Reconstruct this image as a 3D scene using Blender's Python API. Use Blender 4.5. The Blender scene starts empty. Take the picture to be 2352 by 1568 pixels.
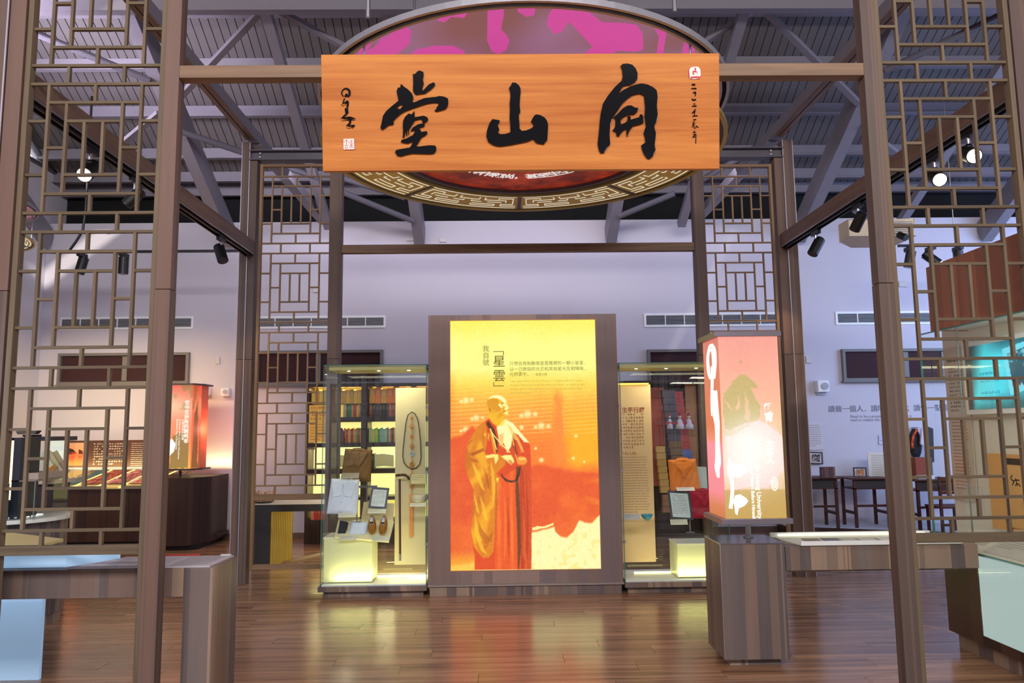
import bpy, math, random
import numpy as np
from mathutils import Matrix, Vector
from mathutils.geometry import tessellate_polygon
random.seed(7)
RNG = np.random.default_rng(11)
SC = bpy.context.scene
COL = SC.collection

# ------------------------------------------------------------------ camera
F = 1726.0
def _n(v): v = np.array(v, float); return v/np.linalg.norm(v)
YC = _n((-26., -202., F)); ZC = np.array((-171., 14770., F)); ZC = _n(ZC-(ZC@YC)*YC)
XC = np.cross(YC, ZC)
XC = XC if XC[0] > 0 else -XC
RM = np.stack([XC, YC, ZC]); EYE = 1.5
cam_d = bpy.data.cameras.new('camera'); cam = bpy.data.objects.new('camera', cam_d); COL.objects.link(cam)
cam_d.sensor_width = 36; cam_d.lens = F/2352*36; cam_d.clip_start = .05; cam_d.clip_end = 100
cx_, cy_, cz_ = RM[:, 0], RM[:, 1], -RM[:, 2]
cam.matrix_world = Matrix(((cx_[0], cy_[0], cz_[0], 0), (cx_[1], cy_[1], cz_[1], 0), (cx_[2], cy_[2], cz_[2], EYE), (0, 0, 0, 1)))
SC.camera = cam
def at(px, py, Y):           # a point of the photograph put at depth Y (metres into the room)
    r = RM@np.array([px-1176., 784.-py, F]); t = Y/r[1]; return (r[0]*t, Y, EYE+r[2]*t)
def ax(px, Y, py=1000): return at(px, py, Y)[0]
def az(py, Y, px=1150): return at(px, py, Y)[2]

# ------------------------------------------------------------------ world, exposure, big lights
SC.view_settings.view_transform = 'Standard'; SC.view_settings.look = 'None'
SC.view_settings.gamma = 1; SC.view_settings.use_curve_mapping = False
SC.view_settings.exposure = 0.0
w = bpy.data.worlds.new('world'); SC.world = w; w.use_nodes = True
w.node_tree.nodes['Background'].inputs[0].default_value = (.76, .74, .87, 1)
w.node_tree.nodes['Background'].inputs[1].default_value = .6
sun_d = bpy.data.lights.new('sun', 'SUN'); sun_d.energy = 3.2; sun_d.angle = .009; sun_d.color = (1, .90, .74); SUND = Vector((-1, 1.9, -.71))
sun = bpy.data.objects.new('sun', sun_d); COL.objects.link(sun); sun.location = (6, -4, 9); sun.rotation_euler = SUND.to_track_quat('-Z', 'Y').to_euler()
def area(name, loc, target, sx, sy, energy, col, spread=180):
    d = bpy.data.lights.new(name, 'AREA'); d.shape = 'RECTANGLE'; d.size = sx; d.size_y = sy; d.energy = energy; d.color = col
    d.spread = math.radians(spread)
    o = bpy.data.objects.new(name, d); COL.objects.link(o); o.location = loc
    o.rotation_euler = (Vector(target)-Vector(loc)).to_track_quat('-Z', 'Y').to_euler(); return o
def spot(name, loc, target, energy, col, angle=40, blend=.6, r=.03):
    d = bpy.data.lights.new(name, 'SPOT'); d.energy = energy; d.color = col; d.spot_size = math.radians(angle); d.spot_blend = blend; d.shadow_soft_size = r
    o = bpy.data.objects.new(name, d); COL.objects.link(o); o.location = loc
    o.rotation_euler = (Vector(target)-Vector(loc)).to_track_quat('-Z', 'Y').to_euler(); return o
def point(name, loc, energy, col, r=.1):
    d = bpy.data.lights.new(name, 'POINT'); d.energy = energy; d.color = col; d.shadow_soft_size = r
    o = bpy.data.objects.new(name, d); COL.objects.link(o); o.location = loc; return o
area('front_fill', (0.5, -3.4, 5.95), (0.5, 8.0, 1.4), 12, 1.0, 900, (1, .95, .95))  # unseen fill added high behind the camera to brighten the hall
area('blue_fill_right', (8.4, 7.5, 3.0), (5.2, 10.9, 2.0), 3, 2.5, 190, (.36, .56, 1))  # added blue fill that tints the right wall, no opening there
area('roof_fill_left', (-6.2, 7.6, 5.3), (-4.2, 9.2, 6.6), 2.5, .8, 110, (.88, .80, 1), 95)  # fill added to lift the left roof, no window at this spot
area('roof_fill_right', (8.6, 7.5, 4.6), (6, 9.4, 6.2), 2.5, 1, 35, (.5, .55, 1))  # added bluish fill aimed up at the right roof
area('back_wall_fill', (.2, 9.0, 4.7), (.2, 10.9, 3.4), 7, .4, 45, (.85, .80, 1))  # added fill aimed at the back wall, no fixture there
area('counter_fill', (-5.2, 9.4, 2.9), (-5.2, 10.9, 1.3), 2.4, .2, 22, (1, .72, .36), 110)  # warm fill added for the counter and the wall behind it

# ------------------------------------------------------------------ mesh helpers
WL = {}
def wloc(o): return WL.get(o.name, Vector((0, 0, 0))) if o else Vector((0, 0, 0))
class G:
    def __init__(s): s.v = []; s.f = []
    def add(s, vs, fs):
        n = len(s.v); s.v += [tuple(map(float, p)) for p in vs]; s.f += [tuple(i+n for i in f) for f in fs]; return s
    def box(s, x0, x1, y0, y1, z0, z1):
        return s.add([(x0,y0,z0),(x1,y0,z0),(x1,y1,z0),(x0,y1,z0),(x0,y0,z1),(x1,y0,z1),(x1,y1,z1),(x0,y1,z1)],
                     [(0,3,2,1),(4,5,6,7),(0,1,5,4),(1,2,6,5),(2,3,7,6),(3,0,4,7)])
    def cbox(s, c, sx, sy, sz, M=None):
        vs = [Vector((a*sx/2, b*sy/2, d*sz/2)) for d in (-1, 1) for a, b in ((-1,-1),(1,-1),(1,1),(-1,1))]
        if M: vs = [M@v for v in vs]
        vs = [v+Vector(c) for v in vs]
        return s.add(vs, [(0,3,2,1),(4,5,6,7),(0,1,5,4),(1,2,6,5),(2,3,7,6),(3,0,4,7)])
    def bar(s, p, q, w_, h_, up=(0, 0, 1)):
        p = Vector(p); q = Vector(q); d = (q-p).normalized(); r = d.cross(Vector(up)).normalized(); u = r.cross(d)
        vs = [e+r*a*w_/2+u*b*h_/2 for e in (p, q) for a, b in ((-1,-1),(1,-1),(1,1),(-1,1))]
        return s.add(vs, [(0,3,2,1),(4,5,6,7),(0,1,5,4),(1,2,6,5),(2,3,7,6),(3,0,4,7)])
    def cyl(s, p, q, r, n=16, r2=None, cap=True):
        p = Vector(p); q = Vector(q); d = (q-p).normalized(); r2 = r if r2 is None else r2
        a = d.orthogonal().normalized(); b = d.cross(a); vs = []
        for e, rr in ((p, r), (q, r2)):
            vs += [e+(a*math.cos(2*math.pi*i/n)+b*math.sin(2*math.pi*i/n))*rr for i in range(n)]
        fs = [(i, (i+1) % n, n+(i+1) % n, n+i) for i in range(n)]
        if cap: fs += [tuple(range(n))[::-1], tuple(range(n, 2*n))]
        return s.add(vs, fs)
    def tube(s, pts, r, n=8):
        for a, b in zip(pts, pts[1:]): s.cyl(a, b, r, n)
        return s
    def lathe(s, prof, c=(0, 0, 0), n=24, close=False, M=None):
        vs = []
        for r, z in prof: vs += [Vector((r*math.cos(2*math.pi*i/n), r*math.sin(2*math.pi*i/n), z)) for i in range(n)]
        if M: vs = [M@v for v in vs]
        vs = [v+Vector(c) for v in vs]; m = len(prof); fs = []
        for j in range(m-1 if not close else m):
            k = (j+1) % m
            fs += [(j*n+i, j*n+(i+1) % n, k*n+(i+1) % n, k*n+i) for i in range(n)]
        return s.add(vs, fs)
    def prism(s, loops, O, U, V, d, both=True):      # flat outline (with holes) in the frame O,U,V, thickness d along U x V
        O = Vector(O); U = Vector(U); V = Vector(V); N = U.cross(V).normalized()*d
        if not isinstance(loops[0][0], (tuple, list)): loops = [loops]
        tri = tessellate_polygon([[Vector((a, b, 0)) for a, b in l] for l in loops]); flat = [p for l in loops for p in l]; n = len(flat)
        fr = [O+U*a+V*b+N for a, b in flat]; bk = [O+U*a+V*b for a, b in flat]
        fs = []
        for t in tri:
            A, B, C = (flat[i] for i in t)
            if (B[0]-A[0])*(C[1]-A[1])-(B[1]-A[1])*(C[0]-A[0]) < 0: t = (t[0], t[2], t[1])
            fs.append(tuple(t))
            if both: fs.append(tuple(i+n for i in (t[0], t[2], t[1])))
        k = 0
        for l in loops:
            m = len(l)
            for i in range(m):
                a, b = k+i, k+(i+1) % m; fs.append((b, a, a+n, b+n))
            k += m
        return s.add(fr+bk, fs)
    def sphere(s, c, rx, ry=None, rz=None, n=16, m=10, M=None):
        ry = ry or rx; rz = rz or rx
        prof = [(max(1e-4, math.sin(math.pi*j/m)), -math.cos(math.pi*j/m)) for j in range(m+1)]; vs = []
        for r, z in prof: vs += [Vector((r*math.cos(2*math.pi*i/n)*rx, r*math.sin(2*math.pi*i/n)*ry, z*rz)) for i in range(n)]
        if M: vs = [M@v for v in vs]
        vs = [v+Vector(c) for v in vs]
        return s.add(vs, [(j*n+i, j*n+(i+1) % n, (j+1)*n+(i+1) % n, (j+1)*n+i) for j in range(m) for i in range(n)])
    def grid(s, fn, nu, nv):
        vs = [fn(i/nu, j/nv) for j in range(nv+1) for i in range(nu+1)]
        return s.add(vs, [(j*(nu+1)+i, j*(nu+1)+i+1, (j+1)*(nu+1)+i+1, (j+1)*(nu+1)+i) for j in range(nv) for i in range(nu)])
def stroke(pts, wd):                                # brush stroke outline from a centre line, rounded through the points
    ws = list(wd) if isinstance(wd, (list, tuple)) else [wd]*len(pts); L = []; R = []
    if len(pts) > 2:
        q = [pts[0]]+list(pts)+[pts[-1]]; qw = [ws[0]]+ws+[ws[-1]]; np_, nw = [], []
        for i in range(1, len(q)-2):
            for k in range(5):
                t = k/5; c = [.5*(-t+2*t*t-t**3), .5*(2-5*t*t+3*t**3), .5*(t+4*t*t-3*t**3), .5*(-t*t+t**3)]
                np_.append(tuple(sum(c[j]*q[i-1+j][a] for j in range(4)) for a in (0, 1))); nw.append(max(.2*qw[i], sum(c[j]*qw[i-1+j] for j in range(4))))
        pts = np_+[pts[-1]]; ws = nw+[ws[-1]]
    for i, p in enumerate(pts):
        a = pts[max(0, i-1)]; b = pts[min(len(pts)-1, i+1)]; dx, dy = b[0]-a[0], b[1]-a[1]; l = math.hypot(dx, dy) or 1
        nx, ny = -dy/l, dx/l; L.append((p[0]+nx*ws[i]/2, p[1]+ny*ws[i]/2)); R.append((p[0]-nx*ws[i]/2, p[1]-ny*ws[i]/2))
    return L+R[::-1]
def props(o, label=None, cat=None, group=None, kind=None):
    if label: o['label'] = label
    if cat: o['category'] = cat
    if group: o['group'] = group
    if kind: o['kind'] = kind
    return o
def obj(name, g, m, parent=None, label=None, cat=None, group=None, kind=None, smooth=False, bevel=0, origin=None):
    vs = np.array(g.v); lo, hi = vs.min(0), vs.max(0)
    org = Vector(origin) if origin else Vector(((lo[0]+hi[0])/2, (lo[1]+hi[1])/2, lo[2]))
    me = bpy.data.meshes.new(name); me.from_pydata((vs-np.array(org)).tolist(), [], g.f)
    if smooth: me.polygons.foreach_set('use_smooth', [True]*len(me.polygons))
    me.materials.append(m); me.update()
    o = bpy.data.objects.new(name, me); COL.objects.link(o)
    if parent: o.parent = parent; o.location = org-wloc(parent)
    else: o.location = org
    WL[o.name] = org
    if bevel:
        b = o.modifiers.new('bevel', 'BEVEL'); b.width = bevel; b.segments = 2; b.limit_method = 'ANGLE'
    return props(o, label, cat, group, kind)
def thing(name, label, cat, loc=(0, 0, 0), group=None):
    o = bpy.data.objects.new(name, None); COL.objects.link(o); o.location = loc; o.empty_display_size = .1
    WL[o.name] = Vector(loc); return props(o, label, cat, group)
def copy_tree(o, loc, label=None, parent=None):
    c = o.copy(); COL.objects.link(c)
    if parent: c.parent = parent
    else: c.location = loc; WL[c.name] = Vector(loc)
    if label: c['label'] = label
    for ch in [x for x in o.children]: copy_tree(ch, None, None, c)
    return c
TEXTS = []
def text(s, size, pos, parent, m, rot=(90, 0, 0), align='LEFT', name='lettering', bold=0, line=1.0, cs=1.0, ext=.0004, sx=1.0, valign='TOP_BASELINE', label=None, **kw):
    c = bpy.data.curves.new(name, 'FONT'); c.body = s; c.size = size; c.align_x = align; c.align_y = valign; c.offset = bold; c.space_line = line
    c.space_character = cs; c.extrude = ext; c.resolution_u = 2
    o = bpy.data.objects.new(name+'_src', c); COL.objects.link(o)
    TEXTS.append((o, name, Vector(pos), parent, m, rot, sx, label, kw))
def vtext(s, size, pos, parent, m, line=1.08, **kw): text('\n'.join(s), size, pos, parent, m, line=line, **kw)
def flush_texts():
    bpy.context.view_layer.update(); dg = bpy.context.evaluated_depsgraph_get()
    for o, name, pos, parent, m, rot, sx, label, kw in TEXTS:
        me = bpy.data.meshes.new_from_object(o.evaluated_get(dg)); me.materials.clear(); me.materials.append(m); me.name = name
        n = bpy.data.objects.new(name, me); COL.objects.link(n); n.rotation_euler = [math.radians(a) for a in rot]; n.scale = (sx, 1, 1)
        if parent: n.parent = parent; n.location = pos-wloc(parent)
        else: n.location = pos
        props(n, label, **kw)
    for t in TEXTS:
        c = t[0].data; bpy.data.objects.remove(t[0]); bpy.data.curves.remove(c)
    TEXTS.clear()

# ------------------------------------------------------------------ materials
def lin(c):
    c = c/255.0; return c/12.92 if c <= .04045 else ((c+.055)/1.055)**2.4
def S(r, g, b): return (lin(r), lin(g), lin(b), 1)
def newmat(name):
    m = bpy.data.materials.new(name); m.use_nodes = True; return m, m.node_tree.nodes, m.node_tree.links, m.node_tree.nodes['Principled BSDF']
FL = {}
def flat(r, g, b, rough=.6, metal=0, name=None, var=.06):
    k = (r, g, b, rough, metal)
    if k in FL: return FL[k]
    m, N, L, P = newmat(name or 'paint_%d_%d_%d' % (r, g, b)); P.inputs['Roughness'].default_value = rough; P.inputs['Metallic'].default_value = metal
    t = N.new('ShaderNodeTexCoord'); n = N.new('ShaderNodeTexNoise'); n.inputs['Scale'].default_value = 9; n.inputs['Detail'].default_value = 3
    mx = N.new('ShaderNodeMix'); mx.data_type = 'RGBA'; c = S(r, g, b)
    mx.inputs[6].default_value = tuple(x*(1-var) for x in c[:3])+(1,); mx.inputs[7].default_value = tuple(min(1, x*(1+var)) for x in c[:3])+(1,)
    L.new(t.outputs['Object'], n.inputs['Vector']); L.new(n.outputs[0], mx.inputs[0]); L.new(mx.outputs[2], P.inputs['Base Color'])
    FL[k] = m; return m
def emit(name, rgb, strength=1.0):
    m, N, L, P = newmat(name); P.inputs['Base Color'].default_value = (0, 0, 0, 1); P.inputs['Emission Color'].default_value = S(*rgb); P.inputs['Emission Strength'].default_value = strength; return m
def wood(name, c1, c2, axis='Z', rough=.5, strips=0, strip_c=(), fine=1.0, spec=.25, mixf=.72):
    """grain stretched along the axis; strips>0 lays laminate staves of that width with their own tone"""
    m, N, L, P = newmat(name); P.inputs['Roughness'].default_value = rough; P.inputs['Specular IOR Level'].default_value = spec
    t = N.new('ShaderNodeTexCoord'); oi = N.new('ShaderNodeObjectInfo'); mp = N.new('ShaderNodeMapping')
    sc = {'X': (.7, 16, 16), 'Y': (16, .7, 16), 'Z': (16, 16, .7)}[axis]; mp.inputs['Scale'].default_value = tuple(a*fine for a in sc)
    va = N.new('ShaderNodeVectorMath'); va.operation = 'ADD'; mu = N.new('ShaderNodeMath'); mu.operation = 'MULTIPLY'; mu.inputs[1].default_value = 37
    L.new(oi.outputs['Random'], mu.inputs[0]); L.new(mp.outputs[0], va.inputs[0]); L.new(mu.outputs[0], va.inputs[1]); L.new(t.outputs['Object'], mp.inputs[0])
    n = N.new('ShaderNodeTexNoise'); n.inputs['Scale'].default_value = 1.0; n.inputs['Detail'].default_value = 6; n.inputs['Roughness'].default_value = .65; n.inputs['Distortion'].default_value = .4
    L.new(va.outputs[0], n.inputs['Vector'])
    r = N.new('ShaderNodeValToRGB'); r.color_ramp.elements[0].position = .32; r.color_ramp.elements[1].position = .68
    r.color_ramp.elements[0].color = S(*c1); r.color_ramp.elements[1].color = S(*c2); L.new(n.outputs[0], r.inputs[0]); out = r.outputs[0]
    if strips:
        sx = N.new('ShaderNodeSeparateXYZ'); L.new(t.outputs['Object'], sx.inputs[0]); a = N.new('ShaderNodeMath'); a.operation = 'ADD'
        ks = {'Z': ('X', 'Y'), 'X': ('Z', 'Y'), 'Y': ('X', 'Z')}[axis]
        L.new(sx.outputs[ks[0]], a.inputs[0]); L.new(sx.outputs[ks[1]], a.inputs[1])
        a2 = N.new('ShaderNodeMath'); a2.operation = 'MULTIPLY_ADD'; a2.inputs[1].default_value = 1/strips; L.new(a.outputs[0], a2.inputs[0]); L.new(mu.outputs[0], a2.inputs[2])
        nz = N.new('ShaderNodeTexNoise'); nz.noise_dimensions = '1D'; nz.inputs['Scale'].default_value = .8; L.new(a2.outputs[0], nz.inputs['W'])
        a3 = N.new('ShaderNodeMath'); a3.operation = 'MULTIPLY_ADD'; a3.inputs[1].default_value = 3.; L.new(nz.outputs[0], a3.inputs[0]); L.new(a2.outputs[0], a3.inputs[2])
        fl = N.new('ShaderNodeMath'); fl.operation = 'FLOOR'; L.new(a3.outputs[0], fl.inputs[0])
        wn = N.new('ShaderNodeTexWhiteNoise'); wn.noise_dimensions = '1D'; L.new(fl.outputs[0], wn.inputs['W'])
        r2 = N.new('ShaderNodeValToRGB'); cs = strip_c; r2.color_ramp.interpolation = 'CONSTANT'
        while len(r2.color_ramp.elements) < len(cs): r2.color_ramp.elements.new(.5)
        for i, c in enumerate(cs): r2.color_ramp.elements[i].position = i/len(cs); r2.color_ramp.elements[i].color = S(*c)
        L.new(wn.outputs[0], r2.inputs[0]); mx = N.new('ShaderNodeMix'); mx.data_type = 'RGBA'; mx.inputs[0].default_value = mixf
        L.new(out, mx.inputs[6]); L.new(r2.outputs[0], mx.inputs[7]); out = mx.outputs[2]
    L.new(out, P.inputs['Base Color'])
    bp = N.new('ShaderNodeBump'); bp.inputs['Strength'].default_value = .12; bp.inputs['Distance'].default_value = .004; L.new(n.outputs[0], bp.inputs['Height']); L.new(bp.outputs[0], P.inputs['Normal'])
    return m
def plaster(name, c, rough=.85):
    m, N, L, P = newmat(name); P.inputs['Roughness'].default_value = rough; t = N.new('ShaderNodeTexCoord')
    n = N.new('ShaderNodeTexNoise'); n.inputs['Scale'].default_value = 1.2; n.inputs['Detail'].default_value = 5; L.new(t.outputs['Object'], n.inputs['Vector'])
    mx = N.new('ShaderNodeMix'); mx.data_type = 'RGBA'; cc = S(*c); mx.inputs[6].default_value = tuple(x*.95 for x in cc[:3])+(1,); mx.inputs[7].default_value = cc
    L.new(n.outputs[0], mx.inputs[0]); L.new(mx.outputs[2], P.inputs['Base Color'])
    n2 = N.new('ShaderNodeTexNoise'); n2.inputs['Scale'].default_value = 180; L.new(t.outputs['Object'], n2.inputs['Vector'])
    bp = N.new('ShaderNodeBump'); bp.inputs['Strength'].default_value = .08; bp.inputs['Distance'].default_value = .002; L.new(n2.outputs[0], bp.inputs['Height']); L.new(bp.outputs[0], P.inputs['Normal'])
    return m
def glass(name, tint=(.97, .99, .98), refl=1.0):
    m = bpy.data.materials.new(name); m.use_nodes = True; N = m.node_tree.nodes; L = m.node_tree.links; N.clear()
    o = N.new('ShaderNodeOutputMaterial'); mx = N.new('ShaderNodeMixShader'); tr = N.new('ShaderNodeBsdfTransparent'); gl = N.new('ShaderNodeBsdfGlossy'); fr = N.new('ShaderNodeFresnel')
    fr.inputs['IOR'].default_value = 1.45; tr.inputs[0].default_value = tint+(1,); gl.inputs['Roughness'].default_value = .01; gl.inputs[0].default_value = (refl, refl, refl, 1)
    ge = N.new('ShaderNodeNewGeometry'); fa = N.new('ShaderNodeMath'); fa.operation = 'SUBTRACT'; fa.inputs[0].default_value = 1; fb = N.new('ShaderNodeMath'); fb.operation = 'MULTIPLY'
    L.new(ge.outputs['Backfacing'], fa.inputs[1]); L.new(fa.outputs[0], fb.inputs[0]); L.new(fr.outputs[0], fb.inputs[1]); L.new(fb.outputs[0], mx.inputs[0]); L.new(tr.outputs[0], mx.inputs[1]); L.new(gl.outputs[0], mx.inputs[2]); L.new(mx.outputs[0], o.inputs[0]); return m
def printmat(name, strength=0.0, rough=.5):        # flat printed colours kept in the mesh's colour attribute
    m, N, L, P = newmat(name); a = N.new('ShaderNodeVertexColor'); a.layer_name = 'print'; P.inputs['Roughness'].default_value = rough
    if strength:
        P.inputs['Base Color'].default_value = (.02, .02, .02, 1); L.new(a.outputs[0], P.inputs['Emission Color']); P.inputs['Emission Strength'].default_value = strength
    else: L.new(a.outputs[0], P.inputs['Base Color'])
    return m
PM = {}
def print_panel(name, O, U, V, img, m, parent=None, **kw):
    """img: (h,w,3) array 0-255, row 0 at the top; O is the lower-left corner, U and V the full edges"""
    h, wd = img.shape[:2]; O, U, V = (np.array(a, float) for a in (O, U, V))
    u = np.linspace(0, 1, wd)[None, :, None]; v = np.linspace(1, 0, h)[:, None, None]
    P_ = (O+U*u+V*v).reshape(-1, 3); idx = np.arange(h*wd).reshape(h, wd)
    fs = np.stack([idx[1:, :-1], idx[1:, 1:], idx[:-1, 1:], idx[:-1, :-1]], -1).reshape(-1, 4)
    org = O+U/2; me = bpy.data.meshes.new(name); me.vertices.add(len(P_)); me.vertices.foreach_set('co', (P_-org).ravel())
    me.loops.add(len(fs)*4); me.polygons.add(len(fs)); me.loops.foreach_set('vertex_index', fs.ravel()); me.polygons.foreach_set('loop_start', np.arange(len(fs))*4)
    me.update(calc_edges=True)
    c = np.clip(img.reshape(-1, 3)/255.0, 0, 1); c = np.where(c <= .04045, c/12.92, ((c+.055)/1.055)**2.4); c = np.concatenate([c, np.ones((len(c), 1))], 1)
    a = me.color_attributes.new('print', 'FLOAT_COLOR', 'POINT'); a.data.foreach_set('color', c.ravel().astype(np.float32)); me.materials.append(m)
    o = bpy.data.objects.new(name, me); COL.objects.link(o); org = Vector(org)
    if parent: o.parent = parent; o.location = org-wloc(parent)
    else: o.location = org
    WL[o.name] = org; return props(o, **kw)
def fbm(h, wd, s, oct=4, seed=0):
    r = np.random.default_rng(seed); out = np.zeros((h, wd)); amp = 1; tot = 0
    for k in range(oct):
        gh, gw = max(2, int(h/s))+2, max(2, int(wd/s))+2; g = r.random((gh, gw)); y = np.linspace(0, gh-1.001, h); x = np.linspace(0, gw-1.001, wd)
        yi = y.astype(int); xi = x.astype(int); fy = (y-yi)[:, None]; fx = (x-xi)[None]; fy = fy*fy*(3-2*fy); fx = fx*fx*(3-2*fx)
        a = g[yi][:, xi]; b = g[yi][:, xi+1]; c = g[yi+1][:, xi]; d = g[yi+1][:, xi+1]
        out += amp*((a*(1-fx)+b*fx)*(1-fy)+(c*(1-fx)+d*fx)*fy); tot += amp; amp *= .5; s = max(1.5, s/2)
    return out/tot
def inpoly(X, Y, pts):
    r = np.zeros(X.shape, bool); n = len(pts)
    for i in range(n):
        x0, y0 = pts[i]; x1, y1 = pts[(i+1) % n]
        if y0 == y1: continue
        c = ((Y >= min(y0, y1)) & (Y < max(y0, y1))) & (X < (x1-x0)*(Y-y0)/(y1-y0)+x0); r ^= c
    return r
def glyph_rows(parent, O, U, V, wd, ht, rows, m, cell=.02, fill=.62, cjk=True, seed=1, last=.6):
    """rows of small unreadable print, one flat quad for each character stroke"""
    r = random.Random(seed); O = Vector(O); U = Vector(U).normalized(); V = Vector(V).normalized(); g = G(); pitch = ht/rows
    for j in range(rows):
        x = 0; end = wd*(last if j == rows-1 else 1)
        while x < end-cell:
            w_ = cell if cjk else cell*r.choice((.6, 1, 1.5, 2))
            hh = pitch*fill; y = -(j*pitch)-hh
            if cjk:
                if r.random() > .06:
                    for k in range(r.choice((2, 3, 3, 4))):
                        a = x+w_*r.uniform(.02, .45); b = min(x+w_*.9, a+w_*r.uniform(.25, .8)); yy = y+hh*(.02+.27*k+r.uniform(-.04, .06))
                        g.add([O+U*a+V*yy, O+U*b+V*yy, O+U*b+V*(yy+hh*.14), O+U*a+V*(yy+hh*.14)], [(0, 1, 2, 3)])
                    for a in [x+w_*r.uniform(.05, .75) for _ in range(r.choice((1, 2, 2)))]: g.add([O+U*a+V*y, O+U*(a+w_*.13)+V*y, O+U*(a+w_*.13)+V*(y+hh), O+U*a+V*(y+hh)], [(0, 1, 2, 3)])
                x += w_
            else:
                y2 = y+hh*.25; e = min(end, x+w_*.86); g.add([O+U*x+V*y2, O+U*e+V*y2, O+U*e+V*(y2+hh*.38), O+U*x+V*(y2+hh*.38)], [(0, 1, 2, 3)]); x += w_
    return obj('small_print', g, m, parent, kind='stuff') if g.v else None

STRIPC = [(134, 116, 106), (98, 90, 92), (162, 140, 122), (122, 104, 96), (84, 80, 84), (170, 144, 124), (120, 110, 108)]
M = dict(
    post=wood('post_laminate', (80, 66, 60), (122, 98, 86), 'Z', .5, .05, [(112, 92, 84), (98, 82, 78), (124, 98, 88), (92, 80, 76)]),
    beam=wood('beam_laminate', (112, 88, 70), (150, 120, 94), 'X', .45),
    beamy=wood('side_beam_laminate', (104, 82, 72), (132, 106, 90), 'Y', .45),
    latz=wood('lattice_wood_upright', (120, 96, 70), (156, 124, 92), 'Z', .5),
    latx=wood('lattice_wood_crossbar', (112, 88, 66), (148, 118, 88), 'X', .5),
    desk=wood('desk_laminate', (110, 94, 86), (150, 126, 112), 'Z', .42, .075, STRIPC),
    deskd=wood('dark_counter_laminate', (58, 40, 36), (86, 62, 52), 'Z', .45, .16, [(70, 48, 42), (58, 42, 40), (84, 58, 48)]),
    frame=wood('light_box_laminate', (124, 106, 104), (158, 136, 128), 'Z', .42, .11, [(138, 118, 114), (120, 106, 108), (156, 132, 120), (130, 108, 100)]),
    redwood=wood('red_wood_panel', (142, 92, 70), (180, 122, 92), 'Z', .4, .14, [(162, 106, 80), (146, 94, 72), (178, 118, 88)]),
    nlatz=wood('near_lattice_upright', (92, 80, 66), (128, 110, 90), 'Z', .55, spec=.2),
    nlatx=wood('near_lattice_crossbar', (86, 74, 60), (118, 102, 82), 'X', .55, spec=.2),
    darkwood=wood('dark_school_wood', (58, 30, 26), (92, 50, 40), 'X', .4),
    steel=flat(122, 117, 126, .5, name='steel_paint_grey'),
    steeld=flat(84, 80, 90, .5, name='steel_paint_dark'),
    deck=flat(94, 89, 90, .5, name='roof_deck_paint'),
    gap=flat(9, 9, 10, .9, name='dark_gap'),
    wall=plaster('wall_plaster', (204, 200, 212)),
    black=flat(16, 16, 18, .4, name='black_metal'),
    white=flat(236, 238, 240, .35, name='white_gloss'),
    cream=flat(226, 212, 164, .5, name='cream_board'),
    alu=flat(170, 170, 176, .3, .8, name='aluminium'),
    gold=flat(178, 150, 72, .35, .4, name='gold_lacquer'),
    glass=glass('case_glass'),
    edge=flat(70, 132, 116, .2, name='green_glass_edge'),
    ink=flat(40, 36, 34, .6, name='print_ink'),
)
# ------------------------------------------------------------------ the room
YW = 10.95; XL = -6.67; XR = 9.4; ZW = 4.6; RA, RS = 10.1, .56
def roofz(Y, a=RA): return 1.5+a-RS*Y
floor_m = wood('floor_vinyl', (106, 74, 56), (186, 142, 112), 'X', .2, fine=1.1, spec=.6)
floor = obj('floor', G().box(XL-.2, XR+.2, -22, 13.3, -.2, -.004), M['gap'], kind='structure')
pl = G().box(-.7488, .7488, -.0896, .0896, -.004, 0); base_plank = None; rest = G(); k = 0
for j in range(38):
    y = 4.15+.18*j+.09; off = [0, .62, .27, .95, .45][j % 5]
    for i in range(8):
        x = -4.85+1.5*i+off
        if k < 300 and y < YW-.08:
            if base_plank is None: base_plank = obj('floor_plank', pl, floor_m, floor, origin=(0, 0, 0)); o = base_plank
            else: o = base_plank.copy(); COL.objects.link(o); o.parent = floor
            o.location = Vector((x, y, 0))-wloc(floor); k += 1
        elif y < YW: rest.box(x-.746, x+.746, y-.0893, y+.0893, -.004, 0)
for j in range(56):
    y = 4.15-.09-.18*j
    for i in range(12):
        x = XL+1.5*i+[0, .62, .27, .95, .45][j % 5]; rest.box(x-.7488, x+.7488, y-.0896, y+.0896, -.004, 0)
for j in range(38):
    y = 4.15+.18*j+.09
    if y > YW: continue
    off = [0, .62, .27, .95, .45][j % 5]
    for x in (-6.35+off, 7.15+off, 8.65+off): rest.box(max(XL, x-.746), min(x+.746, XR), y-.0893, y+.0893, -.004, 0)
obj('floor_plank_rest', rest, floor_m, floor, kind='stuff')

wb = obj('wall_back', G().box(XL-.15, XR+.15, YW, YW+.15, 0, ZW), M['wall'], kind='structure')
tri = [(10.98, 5.42), (9.55, 5.42), (9.55, roofz(9.55)-.16), (10.75, roofz(10.75)-.14)]
outl = [(-6, 0), (13.3, 0), (13.3, roofz(13.3)), (2.6, roofz(2.6)), (-6, roofz(2.6)-RS*8.6)]
obj('wall_left', G().prism([outl, tri[::-1]], (XL, 0, 0), (0, 1, 0), (0, 0, 1), -.15), M['wall'], kind='structure')
obj('wall_right', G().prism(outl, (XR, 0, 0), (0, 1, 0), (0, 0, 1), .15), M['wall'], kind='structure')
obj('wall_shade_sheet', G().box(XL, XR, 11.4, 11.5, 0, roofz(11.5)+.02), M['gap'], kind='structure')  # near black sheet standing in for the shade above the back wall
gw = thing('window_5', None, None, (XL, 10.2, 5.42)); gw['kind'] = 'structure'
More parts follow.
